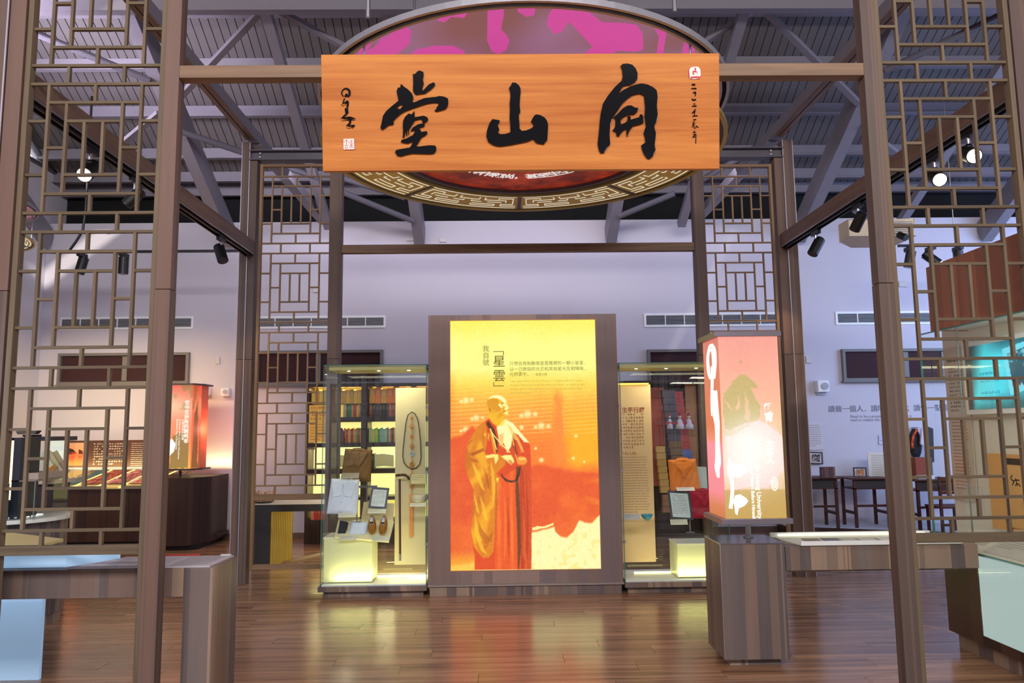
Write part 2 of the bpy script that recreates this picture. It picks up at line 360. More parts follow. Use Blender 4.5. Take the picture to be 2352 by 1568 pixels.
obj('window_frame', G().prism([[(11.04, 5.38), (9.5, 5.38), (9.5, roofz(9.5)-.1), (10.8, roofz(10.8)-.1)], tri[::-1]], (XL-.03, 0, 0), (0, 1, 0), (0, 0, 1), .08), M['steeld'], gw)
obj('pane', G().prism(tri, (XL-.1, 0, 0), (0, 1, 0), (0, 0, 1), .01), emit('glowing_sky_pane', (246, 248, 255), 1.6), gw)  # pane emission stands in for the bright sky outside
sun_slit = []  # opening added in the unseen roof to shape the sun patch
for p in (at(250, 506, YW), at(291, 523, YW), at(104, 662, YW), at(64, 650, YW)):
    t_ = (roofz(2.6)+.03-RS*(2.6-YW)-p[2])/(.71+RS*1.9); sun_slit.append((p[0]+t_, YW-1.9*t_))
ceil = obj('ceiling', G().prism([(XL, 13.4), (XR, 13.4), (XR, 2.6), (XL, 2.6)], (0, 0, 1.5+RA+.03), (1, 0, 0), (0, 1, -RS), .05)
           .prism([[(XL, -9), (XR, -9), (XR, 2.6), (XL, 2.6)], sun_slit], (0, 0, roofz(2.6)+.03-RS*2.6), (1, 0, 0), (0, 1, RS), .01), M['gap'], kind='structure')
pan = None
for i in range(146):
    x = XL+.055+.11*i
    if pan is None:
        g = G(); L_ = 4.6; n = Vector((0, -RS, -1)).normalized()*.022; A = Vector((0, 7.9, roofz(7.9))); B = Vector((0, 12.6, roofz(12.6)))
        vs = []
        for e in (A, B): vs += [e+Vector((-.053, 0, 0)), e+Vector((.053, 0, 0)), e+Vector((.0495, 0, 0))+n, e+Vector((-.0495, 0, 0))+n]
        g.add(vs, [(0, 3, 2, 1), (4, 5, 6, 7), (0, 1, 5, 4), (1, 2, 6, 5), (2, 3, 7, 6), (3, 0, 4, 7)])
        pan = obj('roof_panel', g, M['deck'], ceil, origin=(0, 7.9, roofz(7.9))); o = pan
    else: o = pan.copy(); COL.objects.link(o); o.parent = ceil
    o.location = Vector((x, 7.9, roofz(7.9)))-wloc(ceil)
for Y in (8.71, 9.36, 10.0, 10.64, 11.03, 11.28):
    z = roofz(Y, 9.98); obj('purlin', G().box(XL, XR, Y-.02, Y+.02, z-.05, z+.10).box(XL, XR, Y-.065, Y+.02, z-.065, z-.05), M['steel'], ceil)
for X in (-6.75+.1, -3.97, -1.17, 1.66, 4.47, 7.28):
    obj('rafter', G().bar((X, 10.92, 4.3+.15-.12), (X, 3.0, 4.33+.56*7.9), .15, .30), M['steel'], ceil)
for X in (-2.45, 2.65, 5.85):
    obj('truss_chord', G().bar((X, 10.6, 4.42), (X, 7.3, 6.06), .11, .10), M['steel'], ceil)
obj('cross_beam', G().box(XL, XR, 7.36, 7.46, 5.84, 5.97).box(XL, XR, 7.30, 7.52, 5.97, 6.0), M['steel'], ceil)
for a, b in (((-2.52, 7.6, 5.96), (-3.9, 8.7, 5.42)), ((-2.31, 7.6, 5.96), (-1.25, 8.3, 5.63)), ((-4.1, 8.78, 5.35), (-4.9, 9.3, 5.08)),
             ((2.79, 7.59, 5.97), (1.75, 8.4, 5.55)), ((2.85, 7.57, 5.98), (4.4, 8.7, 5.4)), ((4.6, 9.0, 5.2), (5.5, 9.55, 4.92)), ((5.0, 10.2, 4.5), (5.8, 10.6, 4.3))):
    obj('roof_brace', G().bar(a, b, .07, .05), M['steel'], ceil)
for a, b in (((-6.5, 7.2, 6.3), (-4.03, 8.38, 5.57)), ((4.53, 8.3, 5.61), (7.2, 6.6, 6.5)), ((-2.21, 9.64, 4.87), (-1.28, 9.99, 4.66)), ((-2.4, 9.7, 4.85), (-3.9, 9.0, 5.2)), ((-2.12, 9.91, 4.72), (-1.2, 10.39, 4.44)), ((2.42, 9.98, 4.69), (1.7, 10.35, 4.48)), ((3.6, 9.05, 5.2), (2.7, 9.9, 4.8))):
    obj('roof_tie_tube', G().cyl(a, b, .04, 10), M['steeld'], ceil)
obj('baseboard_back', G().box(XL, 4.3, YW-.012, YW, 0, .08), flat(110, 84, 76), kind='structure')

# clerestory windows with dark blinds, sashes and mullions
blind = flat(52, 18, 26, .8, name='maroon_blind'); silver = flat(112, 108, 106, .5, 0, name='window_aluminium')
for n_, (xa, xb, ya, yb, ms) in enumerate(((137, 436, 812, 884, (289,)), (590, 880, 806, 885, (732,)), (1486, 1782, 803, 880, (1640,)), (1932, 2330, 802, 875, (2078, 2165, 2250)))):
    Yf = YW-.03; x0, x1 = ax(xa, Yf, ya), ax(xb, Yf, ya); z1, z0 = az(ya, Yf, xa), az(yb, Yf, xa)
    t = thing('window_%d' % (n_+1), None, None, ((x0+x1)/2, YW, z0)); t['kind'] = 'structure'
    obj('window_frame', G().prism([[(x0, z0), (x1, z0), (x1, z1), (x0, z1)], [(x0+.04, z0+.04), (x0+.04, z1-.04), (x1-.04, z1-.04), (x1-.04, z0+.04)]], (0, YW, 0), (1, 0, 0), (0, 0, 1), .07), silver, t)
    xs = [x0+.03]+[ax(m_, Yf, ya) for m_ in ms]+[x1-.03]
    for a, b in zip(xs, xs[1:]):
        obj('blind', G().box(a+.02, b-.02, YW-.03, YW-.004, z0+.04, z1-.04), blind, t)
    for m_ in xs[1:-1]: obj('mullion', G().box(m_-.035, m_+.035, YW-.05, YW-.004, z0+.05, z1-.05), silver, t)
    obj('sill', G().box(x0-.02, x1+.02, YW-.09, YW-.001, z0-.02, z0), silver, t)

# linear air grilles
for n_, (xa, xb, ya, yb, lab) in enumerate(((142, 439, 733, 753, 'white slotted air grille over the leftmost dark window'), (590, 881, 731, 750, 'white slotted air grille behind the left far lattice screen'),
                                 (1484, 1790, 724, 746, 'white slotted air grille behind the right far lattice screen'), (1924, 2240, 720, 741, 'white slotted air grille over the rightmost dark window, behind the near right post'))):
    Yf = YW-.02; x0, x1 = ax(xa, Yf, ya), ax(xb, Yf, ya); z1, z0 = az(ya, Yf, xa), az(yb, Yf, xa)
    t = thing('air_grille', lab, 'air vent', ((x0+x1)/2, YW-.02, z0), 'air grilles along the back wall')
    obj('frame', G().prism([[(x0-.03, z0-.03), (x1+.03, z0-.03), (x1+.03, z1+.03), (x0-.03, z1+.03)], [(x0, z0), (x0, z1), (x1, z1), (x1, z0)]], (0, YW-.002, 0), (1, 0, 0), (0, 0, 1), .016), M['white'], t)
    obj('backing', G().box(x0, x1, YW-.006, YW-.002, z0, z1), flat(30, 32, 50, .9), t)
    for i in range(7):
        z = z0+(z1-z0)*(i+.5)/7; obj('slat', G().box(x0, x1, YW-.022, YW-.012, z-.0018, z+.0018), M['white'], t)
    for i in range(1, 7): x = x0+(x1-x0)*i/7; obj('divider', G().box(x-.006, x+.006, YW-.024, YW-.008, z0, z1), M['white'], t)

# wall boxes: small plates, speakers
def plate(px, py, w_, h_, lab, Y=YW): x, _, z = at(px, py, Y); obj('junction_plate', G().box(x-w_/2, x+w_/2, Y-.03, Y-.001, z-h_/2, z+h_/2), flat(206, 200, 200), None, lab, 'wall plate', bevel=.004)
plate(501, 828, .06, .10, 'small beige wall plate beside the leftmost dark window')
plate(728, 667, .10, .06, 'small white wall plate behind the left far lattice')
plate(954, 550, .26, .05, 'wide pale cover plate just above the left portal beam')
plate(1018, 552, .10, .06, 'small pale plate above the portal beam, right of the wide one')
plate(1411, 550, .12, .06, 'small pale plate above the portal beam at the right roof beam')
plate(1856, 826, .08, .10, 'small pale wall plate right of the far right post')
plate(2072, 545, .12, .07, 'small grey wall plate under the projector end')
plate(2278, 545, .13, .07, 'small grey wall plate by the right roof beam end')
plate(2073, 653, .13, .08, 'small grey wall plate right of the near right post')
def speaker(px, py, s, lab):
    x, y, z = at(px, py, YW-.06); t = thing('wall_speaker', lab, 'speaker', (x, YW-.06, z))
    obj('body', G().box(x-s/2, x+s/2, YW-.12, YW-.002, z-s/2, z+s/2), M['white'], t, bevel=.01)
    obj('grille', G().cyl((x+s*.1, YW-.135, z-.0), (x+s*.1, YW-.12, z-.0), s*.3, 20), flat(170, 172, 184), t)
    obj('bracket', G().box(x-s*.4, x+s*.4, YW-.03, YW-.001, z-s*.72, z-s*.5), flat(180, 186, 205), t)
speaker(1888, 887, .17, 'white square wall speaker with round grille on the right of the back wall')
speaker(519, 900, .11, 'small white wall speaker left of the far left post')
speaker(473, 897, .12, 'small pinkish wall box beside the red lantern top')

# writing on the right of the back wall
wt = thing('wall_quotation', 'grey Chinese and English quotation lettered on the right of the back wall', 'lettering', at(1980, 950, YW-.004))
x, _, z = at(1902, 945, YW-.004)
text('讀做一個人．讀明一點理；讀悟一點緣', .105, (x, YW-.004, z), wt, flat(110, 110, 130), bold=.0)
x, _, z = at(1953, 959, YW-.004)
text('Read to be a proper person; read to u', .058, (x, YW-.004, z), wt, flat(130, 130, 150))
x, _, z = at(1953, 967, YW-.004)
text('read to realize the conditions, read to', .058, (x, YW-.004, z), wt, flat(130, 130, 150))

# ------------------------------------------------------------------ pavilion frames
def post(t, x0, x1, y0, y1, z1, trim=False, zj=2.24, m=None):
    m = m or M['post']
    obj('post_lower', G().box(x0, x1, y0, y1, 0, zj-.0015), m, t, bevel=.002); obj('post_upper', G().box(x0+.0006, x1-.0006, y0+.0006, y1-.0006, zj+.0015, z1), m, t, bevel=.002)
    if trim:
        for x in trim: obj('edge_trim', G().box(x-.004, x+.004, y0-.006, y0-.0005, .0, z1), flat(176, 170, 184, .35, .3), t)
YF, YN = 7.7, 3.85
fp = thing('portal_frame', 'far wooden portal frame with tall corner posts behind the light box', 'frame', (.2, YF, 0))
X = lambda px: ax(px, YF, 700)
post(fp, X(545), X(564), YF, YF+.14, 4.55, (X(545)+.004, X(564)))
post(fp, X(564.5), X(581.5), YF+.005, YF+.12, 4.35)
post(fp, X(753), X(782), YF, YF+.10, 4.35)
post(fp, X(1601), X(1628), YF, YF+.10, 4.35)
post(fp, X(1796), X(1816.5), YF+.005, YF+.12, 4.35)
post(fp, X(1817), X(1841), YF, YF+.14, 4.55, (X(1817), X(1841)-.004))
obj('cross_beam', G().box(X(782), X(1601), YF+.01, YF+.09, 3.35, 3.435), M['beam'], fp, bevel=.002)
obj('steel_beam', G().box(X(564), X(1817), YF+.03, YF+.05, 4.36, 4.46).box(X(564), X(1817), YF-.02, YF+.10, 4.45, 4.462).box(X(564), X(1817), YF-.02, YF+.10, 4.352, 4.364), M['steeld'], fp)
for x in (X(587), X(1790)):
    for z in (4.39, 4.43): obj('bolt', G().cyl((x, YF+.03, z), (x, YF+.005, z), .012, 6), M['alu'], fp)
nf = thing('portal_frame', 'near wooden portal frame whose cross beam carries the name board', 'frame', (.2, YN, 0))
post(nf, -1.779, -1.700, YN, YN+.075, 4.6); post(nf, 1.990, 2.070, YN, YN+.075, 4.6)
post(nf, -2.62, -2.535, YN+.005, YN+.1, 4.6); post(nf, -2.76, -2.625, YN, YN+.13, 4.6, (-2.625,))
post(nf, 2.825, 2.91, YN+.005, YN+.1, 4.6); post(nf, 2.915, 3.05, YN, YN+.13, 4.6, (2.915,))
obj('cross_beam', G().box(-1.70, 1.99, YN, YN+.072, 3.385, 3.455), M['beam'], nf, bevel=.002)

# ------------------------------------------------------------------ lattice screens
LM = (M['latz'], M['latx'])
def lattice(label, x0, x1, Y, mods, ztop, zrail, zbot, sw=.028, bw=.0145, bd=.02):
    lz, lx = LM; t = thing('lattice_screen', label, 'screen', ((x0+x1)/2, Y, zbot), 'wooden lattice screens of the pavilion')
    obj('stile', G().box(x0-sw, x0, Y, Y+.05, zbot, ztop+sw), lz, t, bevel=.002); obj('stile', G().box(x1, x1+sw, Y, Y+.05, zbot, ztop+sw), lz, t, bevel=.002)
    obj('top_rail', G().box(x0, x1, Y, Y+.05, ztop, ztop+sw), lx, t, bevel=.002)
    obj('middle_rail', G().box(x0, x1, Y, Y+.05, zrail[0], zrail[1]), lx, t, bevel=.002)
    obj('bottom_rail', G().box(x0, x1, Y, Y+.05, zbot, zbot+.045), lx, t, bevel=.002)
    u = (x1-x0)/7; yb = Y+.012
    def Hb(a, b, z): obj('lattice_bar', G().box(x0+u*a+(bw/2 if a > 0 else 0), x0+u*b-(bw/2 if b < 7 else 0), yb, yb+bd, z-bw/2, z+bw/2), lx, t)
    def Vb(a, z0, z1): obj('lattice_bar', G().box(x0+u*a-bw/2, x0+u*a+bw/2, yb-.0005, yb+bd+.0005, z0+bw/2, z1-bw/2), lz, t)
    for j, (zt, zb) in enumerate(mods):
        s = (zt-zb)/6.85; Z = lambda q: zt-s*q
        Hb(0, 7, zt); Hb(0, 7, zb); Hb(1, 6, Z(1)); Hb(1, 6, Z(5.85))
        for q in (2, 4.85): Hb(0, 1, Z(q)); Hb(2, 5, Z(q)); Hb(6, 7, Z(q))
        Hb(1, 2, Z(3.42)); Hb(5, 6, Z(3.42))
        Vb(1, zb, zt); Vb(6, zb, zt); Vb(2, Z(5.85), Z(1)); Vb(5, Z(5.85), Z(1)); Vb(3, Z(4.85), Z(2)); Vb(4, Z(4.85), Z(2)); Vb(3.5, Z(1), zt); Vb(3.5, zb, Z(5.85))
        up = mods[j-1][1] if j else ztop+bw/2; Vb(2, zt, up); Vb(5, zt, up)
    Vb(2, zrail[1]-bw/2, mods[-1][1]); Vb(5, zrail[1]-bw/2, mods[-1][1])
fm = [(4.183, 3.46), (3.353, 2.627), (2.52, 1.793), (1.69, .963)]
lattice('wooden lattice screen behind the left glass case', X(594.5), X(752.5), YF+.01, fm, 4.285, (.822, .878), .145)
lattice('wooden lattice screen behind the pink lantern', X(1628.5), X(1783.5), YF+.01, [(a-.03, b-.03) for a, b in fm], 4.255, (.80, .856), .13)
nm = [(4.18, 3.469), (3.365, 2.655), (2.553, 1.841), (1.736, 1.024)]
LM = (M['nlatz'], M['nlatx'])
lattice('large near lattice screen on the left, grey brown wood', -2.497, -1.808, YN+.01, nm, 4.29, (.905, .950), .10, bw=.015)
lattice('large near lattice screen on the right, in front of the television booth', 2.099, 2.79, YN+.01, nm, 4.29, (.905, .950), .10, bw=.015)

# ------------------------------------------------------------------ side beams with lighting track, upper ties
def side_beam(x, z, lab, lab2, X2, z2):
    t = thing('track_beam', lab, 'beam', (x, 5.8, z))
    obj('beam', G().box(x-.055, x+.055, YN+.14, YF-.002, z+.02, z+.15), M['beamy'], t, bevel=.002)
    obj('track', G().box(x-.028, x-.018, YN+.14, YF-.01, z-.012, z+.02).box(x+.018, x+.028, YN+.14, YF-.01, z-.012, z+.02).box(x-.018, x+.018, YN+.14, YF-.01, z+.012, z+.02), M['black'], t)
    obj('edge_strip', G().box(x-.052, x-.044, YN+.14, YF-.01, z+.008, z+.02).box(x+.044, x+.052, YN+.14, YF-.01, z+.008, z+.02), M['alu'], t)
    t2 = thing('tie_beam', lab2, 'beam', (X2, 7, z2))
    obj('steel_section', G().box(X2-.05, X2+.05, 3.4, YW-.02, z2+.02, z2+.13), M['steel'], t2)
    obj('wood_soffit', G().box(X2-.05, X2-.006, 3.4, YF, z2, z2+.02).box(X2+.006, X2+.05, 3.4, YF, z2, z2+.02), M['beamy'], t2)
    obj('lower_flange', G().box(X2-.06, X2+.06, YF+.16, YW-.02, z2+.002, z2+.02), M['steel'], t2)
side_beam(-2.60, 3.325, 'long wooden beam with lighting track on the left of the pavilion', 'high steel tie beam running back on the left', -2.62, 4.575)
side_beam(3.02, 3.36, 'long wooden beam with lighting track on the right of the pavilion', 'high steel tie beam running back on the right', 3.0, 4.575)

def spotlight(p, d, lab, s=1.0, lit=None, drop=.10, group='track spotlights'):
    p = Vector(p); d = Vector(d).normalized(); t = thing('track_spotlight', lab, 'spotlight', p, group); c = p-Vector((0, 0, drop+.05*s))
    obj('adapter', G().cbox(p-Vector((0, 0, .02*s)), .035*s, .14*s, .04*s), M['black'], t, bevel=.003)
    obj('stem', G().cyl(p-Vector((0, 0, .03*s)), p-Vector((0, 0, drop)), .012*s, 10), M['alu'], t)
    obj('joint', G().sphere(c+Vector((0, 0, .045*s)), .022*s, n=12, m=8), M['black'], t, smooth=True)
    a = c-d*.075*s; b = c+d*.085*s
    obj('body', G().cyl(a, b, .045*s, 24).cyl(a-d*.012*s, a, .03*s, 24), M['black'], t, bevel=.003)
    obj('lens', G().cyl(b, b+d*.003*s, .038*s, 20), emit('lamp_glow', (255, 236, 190), 14) if lit else flat(60, 60, 66, .2), t)
    if lit: spot('lamp', b+d*.02, b+d*2, lit, (1, .80, .5), 60, .7, .04)
    return t
spotlight((-2.6, 4.66, 3.32), (.12, -.75, -.55), 'lit warm spotlight glowing behind the near left lattice', 1.1, 5)
spotlight((-2.6, 5.25, 3.32), (-.55, -.1, -.6), 'unlit track spotlight aimed left behind the near left post', .9)
spotlight((-2.6, 6.92, 3.32), (.35, -.3, -.8), 'black track spotlight near the far left post', 1.1)
spotlight((3.02, 6.95, 3.35), (-.5, -.1, -.8), 'black track spotlight near the far right post', 1.1)
spotlight((3.02, 6.1, 3.35), (-.2, .6, -.75), 'black track spotlight in front of the projector', 1.0)
spotlight((3.02, 4.98, 3.35), (-.2, -.8, -.45), 'lower lit spotlight behind the near right lattice', 1.1, 5)
spotlight((3.02, 4.60, 3.37), (-.22, -.8, -.4), 'upper lit spotlight behind the near right lattice', 1.1, 5)
def rail(xa, xb, lab):
    obj('lighting_track', G().box(xa, xb, 9.48, 9.52, 3.80, 3.83), M['black'], None, lab, 'track')
rail(-5.75, -3.3, 'thin black lighting track in front of the back wall on the left'); rail(5.2, 7.4, 'thin black lighting track in front of the back wall on the right')
for k_, (x, d, lab, l) in enumerate(((-5.33, (-.25, 0, -1), 'black spotlight on the left rear track, left one', 0), (-4.8, (0, 0, -1), 'black spotlight on the left rear track, right one', 0),
        (5.34, (-.2, .1, -1), 'black spotlight on the right rear track, beside the near right post', 0), (5.62, (.55, -.2, -.55), 'tilted spotlight with a warm lens on the right rear track', 3), (5.98, (.1, .1, -1), 'black spotlight on the right rear track, by the red panel', 0))):
    spotlight((x, 9.5, 3.80), d, lab, 1.35, l, .09)
# light from the unlit-looking wall washers (aimed away from the camera)
spot('washer_left_post', (-2.45, 6.9, 3.15), (-2.35, 7.75, 1.9), 22, (1, .62, .22), 45)
spot('washer_right_post', (2.85, 6.95, 3.15), (2.9, 7.75, 2.3), 22, (1, .66, .28), 38)
# projector
x, y, z = at(2012, 527, 7.5); pr = thing('projector', 'cream projector hanging behind the near right post', 'projector', (x, 7.5, z))
obj('housing', G().prism([(3.55, -.12), (3.55, .10), (3.80, .36), (4.22, .36), (4.22, -.12)], (0, 7.5, 3.40), (1, 0, 0), (0, 1, 0), .17), flat(222, 210, 190), pr, bevel=.012)
obj('grille', G().box(*[3.98, 4.2, 7.374, 7.379, 3.42, 3.55]), flat(150, 146, 150), pr)
for i in range(6): obj('fin', G().box(3.98, 4.2, 7.366, 7.374, 3.43+.02*i, 3.438+.02*i), flat(214, 208, 200), pr)
obj('lens', G().cyl((4.05, 7.37, 3.41), (4.08, 7.30, 3.36), .035, 16), M['black'], pr)
obj('hanger', G().cyl((3.9, 7.55, 3.57), (3.9, 7.55, 5.9), .02, 8), M['alu'], pr)
for x in (4.86, 5.95): obj('suspension_wire', G().cyl((x, 9.5, 3.83), (x, 9.5, 6.0), .006, 6), M['alu'], None, 'thin steel wire holding the rear right track, %s' % ('left one' if x < 5 else 'right one'), 'wire')
obj('cable', G().tube([(-5.32, 9.5, 5.9), (-5.32, 9.5, 4.4), (-5.34, 9.5, 4.1), (-5.42, 9.5, 3.95), (-5.5, 9.5, 3.83)], .016), M['black'], None, 'black cable hanging down to the left rear lighting track', 'cable')
# ------------------------------------------------------------------ the carved name board
BW, BH = 1.989, .592
B0 = Vector((-.875, 3.638, 2.79)); BU = Vector((1, 0, 0)); BV = (Vector((-.875, 3.558, 3.36))-B0); BVn = BV.normalized(); BN = BU.cross(BVn)   # BN points to the viewer
nb = thing('name_board', 'orange wooden name board with three black brush characters on the near beam', 'sign', B0+BU*BW/2)
bm = wood('board_wood', (156, 80, 28), (224, 152, 78), 'X', .5, .15, [(200, 114, 46), (188, 102, 38), (212, 130, 60), (194, 106, 42)], fine=1.2, spec=.2, mixf=.45)
obj('board', G().prism([(0, 0), (BW, 0), (BW, BV.length), (0, BV.length)], B0, BU, BVn, -.045), bm, nb, bevel=.002)
ink = newmat('black_lacquer')[0]; ink.node_tree.nodes['Principled BSDF'].inputs['Base Color'].default_value = (.008, .008, .010, 1); ink.node_tree.nodes['Principled BSDF'].inputs['Roughness'].default_value = .12
seal_w = flat(236, 230, 222, .5); seal_r = flat(196, 30, 34, .5)
def bpt(ox, oy, s): return lambda p: ((ox+p[0]/s-738)/915*BW, (394-(oy+p[1]/s))/265*BV.length)
def carve(name, polys, f, m=ink, d=.009, bev=.004, lift=0, label=None):
    g = G()
    for p in polys:
        lo = p if isinstance(p[0][0], (tuple, list)) else [p]
        g.prism([[f(q) for q in l] for l in lo], B0+BN*lift, BU, BVn, d)
    o = obj(name, g, m, nb, label, bevel=bev); return o
f = bpt(860, 150, 7.128)
tang = [[(625,175),(655,180),(700,135),(735,122),(795,145),(800,200),(785,270),(800,330),(775,410),(785,450),(830,400),(880,350),(950,318),(975,320),(985,355),(950,395),(900,440),(850,470),(820,492),(740,500),(670,510),(635,480),(622,440),(628,330)],
 [[(380,395),(415,400),(425,345),(440,345),(480,385),(545,430),(590,475),(622,530),(625,580),(610,640),(650,635),(730,600),(800,572),(900,560),(1000,550),(1050,538),(1120,545),(1190,575),(1195,640),(1185,700),(1150,745),(1070,770),(1000,785),(970,770),(1000,745),(1010,710),(1035,690),(1030,645),(960,640),(860,655),(740,690),(620,730),(500,775),(420,820),(340,890),(290,945),(305,965),(290,995),(225,1000),(170,1045),(110,1078),(85,1050),(105,970),(130,850),(180,780),(270,700),(385,610),(370,530),(355,460)],
  [(360,740),(410,745),(460,690),(430,668),(385,690)]],
 [(640,775),(645,880),(700,870),(790,855),(850,880),(865,915),(840,950),(805,965),(780,975),(765,950),(770,930),(745,905),(650,925),(630,960),(600,1000),(565,1060),(530,1080),(480,1110),(455,1105),(450,1040),(455,940),(490,870),(545,820),(600,830)],
 [(455,1105),(490,1115),(470,1200),(445,1210)], [(500,1085),(522,1085),(515,1170),(502,1185)], [(535,1085),(550,1085),(548,1155),(538,1160)],
 [(575,1095),(620,1040),(700,995),(790,978),(810,1000),(790,1030),(710,1050),(745,1095),(740,1120),(840,1105),(848,1140),(820,1170),(760,1200),(720,1260),(690,1310),(660,1350),(700,1355),(880,1335),(970,1340),(992,1370),(985,1430),(950,1470),(860,1475),(600,1465),(500,1485),(410,1510),(350,1500),(320,1450),(330,1415),(380,1400),(560,1370),(600,1310),(605,1270),(530,1300),(450,1290),(412,1275),(430,1245),(500,1225),(610,1170),(640,1130),(640,1080),(600,1100)]]
carve('brush_character', tang, f)
f = bpt(1100, 180, 9.2235)
carve('brush_character', [[(620,255),(660,205),(690,145),(760,145),(830,200),(860,260),(865,340),(850,470),(840,620),(855,760),(820,820),(830,960),(835,1110),(885,1160),(980,1150),(1080,1110),(1130,1070),(1125,1020),(1080,960),(1110,900),(1150,840),(1190,815),(1280,830),(1370,880),(1420,950),(1440,1030),(1435,1150),(1425,1290),(1420,1350),(1370,1410),(1350,1440),(1290,1430),(1200,1415),(1150,1370),(1115,1325),(1060,1360),(980,1385),(850,1410),(650,1450),(430,1478),(340,1470),(250,1440),(165,1380),(130,1280),(145,1150),(200,990),(265,910),(330,920),(420,935),(410,970),(372,1035),(408,1130),(370,1190),(430,1228),(520,1225),(600,1205),(640,1180),(640,1030),(625,900),(635,700),(630,580),(650,450),(645,350)]], f)
f = bpt(1350, 140, 6.533)
carve('brush_character', [[(485,120),(520,92),(590,88),(660,105),(710,160),(738,230),(735,310),(700,360),(620,400),(540,410),(500,450),(455,530),(530,475),(640,420),(740,395),(800,385),(890,400),(980,445),(1025,490),(1038,580),(1025,720),(1040,860),(1020,950),(985,1030),(1010,1130),(1000,1220),(990,1310),(1005,1380),(965,1470),(910,1510),(870,1495),(830,1440),(800,1370),(790,1310),(850,1265),(845,1200),(825,1130),(860,1020),(840,880),(850,740),(835,560),(770,530),(670,550),(580,610),(500,690),(430,790),(350,910),(320,1010),(310,1150),(320,1285),(280,1330),(230,1410),(180,1420),(150,1380),(130,1280),(150,1120),(165,950),(180,830),(215,680),(300,550),(400,430),(500,340),(515,270),(505,180)],
 [(375,885),(440,830),(510,755),(580,715),(640,712),(700,745),(752,750),(735,800),(690,840),(610,845),(540,870),(475,930),(485,995),(560,965),(585,930),(585,880),(610,868),(635,890),(630,925),(700,905),(765,885),(770,850),(800,845),(820,880),(820,970),(760,995),(670,1015),(620,1075),(590,1130),(580,1175),(565,1130),(565,1055),(510,1090),(450,1170),(420,1160),(410,1110),(360,1080),(395,1030),(405,930)]], f)
f = bpt(770, 190, 9.22)
carve('signature', [stroke(p, w_) for p, w_ in (([(165,315),(130,250),(165,175),(235,155),(295,210),(290,300)], [18,24,18,30,48,40]), ([(200,325),(235,275),(255,315),(290,310)], [30,40,30,20]),
    ([(190,360),(150,455)], 20), ([(135,480),(160,490),(255,425),(245,545)], [50,46,40,40]), ([(225,565),(235,675)], [70,66]), ([(235,680),(150,760),(145,800),(290,770),(405,800)], [30,36,60,56,36]),
    ([(290,800),(300,870),(245,955),(395,930)], [60,40,56,36]), ([(355,940),(345,995)], 10))], f, bev=.0015, d=.005)
obj('bracket', G().bar((-.48, 3.61, 3.32), (-.48, 3.849, 3.40), .04, .02).bar((.72, 3.61, 3.32), (.72, 3.849, 3.40), .04, .02), M['black'], nb)
carve('seal', [[(150,1215),(385,1200),(398,1440),(145,1445)]], f, seal_r, .002, 0, .0005, 'red edged square seal'); carve('seal_field', [[(155,1212),(378,1205),(385,1430),(152,1435)]], f, seal_w, .003, 0, .001)
g_ = [([(215,1225),(215,1330)], 10), ([(175,1290),(190,1250),(240,1250),(258,1300)], 8), ([(178,1345),(258,1345)], 9), ([(200,1365),(190,1400),(225,1412),(240,1370)], 9), ([(318,1225),(318,1385)], 9), ([(285,1250),(318,1275),(352,1240)], 7), ([(280,1290),(300,1320),(340,1320),(360,1290)], 7), ([(285,1350),(352,1350)], 9), ([(275,1388),(365,1386)], 9)]
carve('seal_mark', [stroke(p, w_) for p, w_ in g_], f, seal_r, .0008, 0, .004)
f = bpt(1570, 140, 7.467)
carve('seal', [[(82,200),(110,160),(170,148),(260,150),(298,200),(300,310),(270,362),(120,358),(86,330)]], f, seal_r, .002, 0, .0005, 'rounded white seal'); carve('seal_field', [[(95,205),(118,165),(175,150),(255,152),(290,200),(294,300),(265,345),(180,366),(105,352)]], f, seal_w, .003, 0, .001)
carve('seal_mark', [stroke(p, w_) for p, w_ in (([(190,170),(205,190),(195,215)], [12,22,20]), ([(150,240),(185,232),(225,240)], [16,26,20]), ([(160,240),(165,285),(190,262)], [20,14,8]), ([(235,235),(232,280)], 8))]+[[(115,322),(270,312),(270,342),(120,352)]], f, seal_r, .0008, 0, .004)
col = [[([(140,455),(200,455)], [26,34]), ([(132,521),(222,521)], [16,24])], [([(160,600),(185,585),(205,600),(193,655)], [14,22,24,6])], [([(140,695),(165,718),(215,708)], [18,26,20])],
       [([(170,785),(198,785)], 20), ([(142,825),(222,818)], [14,24])], [([(208,870),(165,925),(135,950)], [14,22,8]), ([(165,925),(210,915)], 10), ([(185,915),(185,990)], 14), ([(150,995),(238,985)], [12,18])],
       [([(160,1055),(215,1052)], [10,16]), ([(165,1085),(190,1085)], 10), ([(165,1095),(150,1170),(135,1190)], [14,12,6]), ([(155,1125),(200,1120)], 8), ([(170,1130),(185,1200),(215,1185)], [12,12,6]), ([(205,1160),(255,1188)], [16,8])],
       [([(155,1280),(185,1245),(175,1270),(210,1268)], [8,14,10,8]), ([(165,1310),(200,1305),(155,1355),(200,1345)], [12,14,14,10]), ([(212,1300),(205,1460)], [8,14])]]
for c in col: carve('date_character', [stroke(p, w_) for p, w_ in c], f, ink, .004, .001)

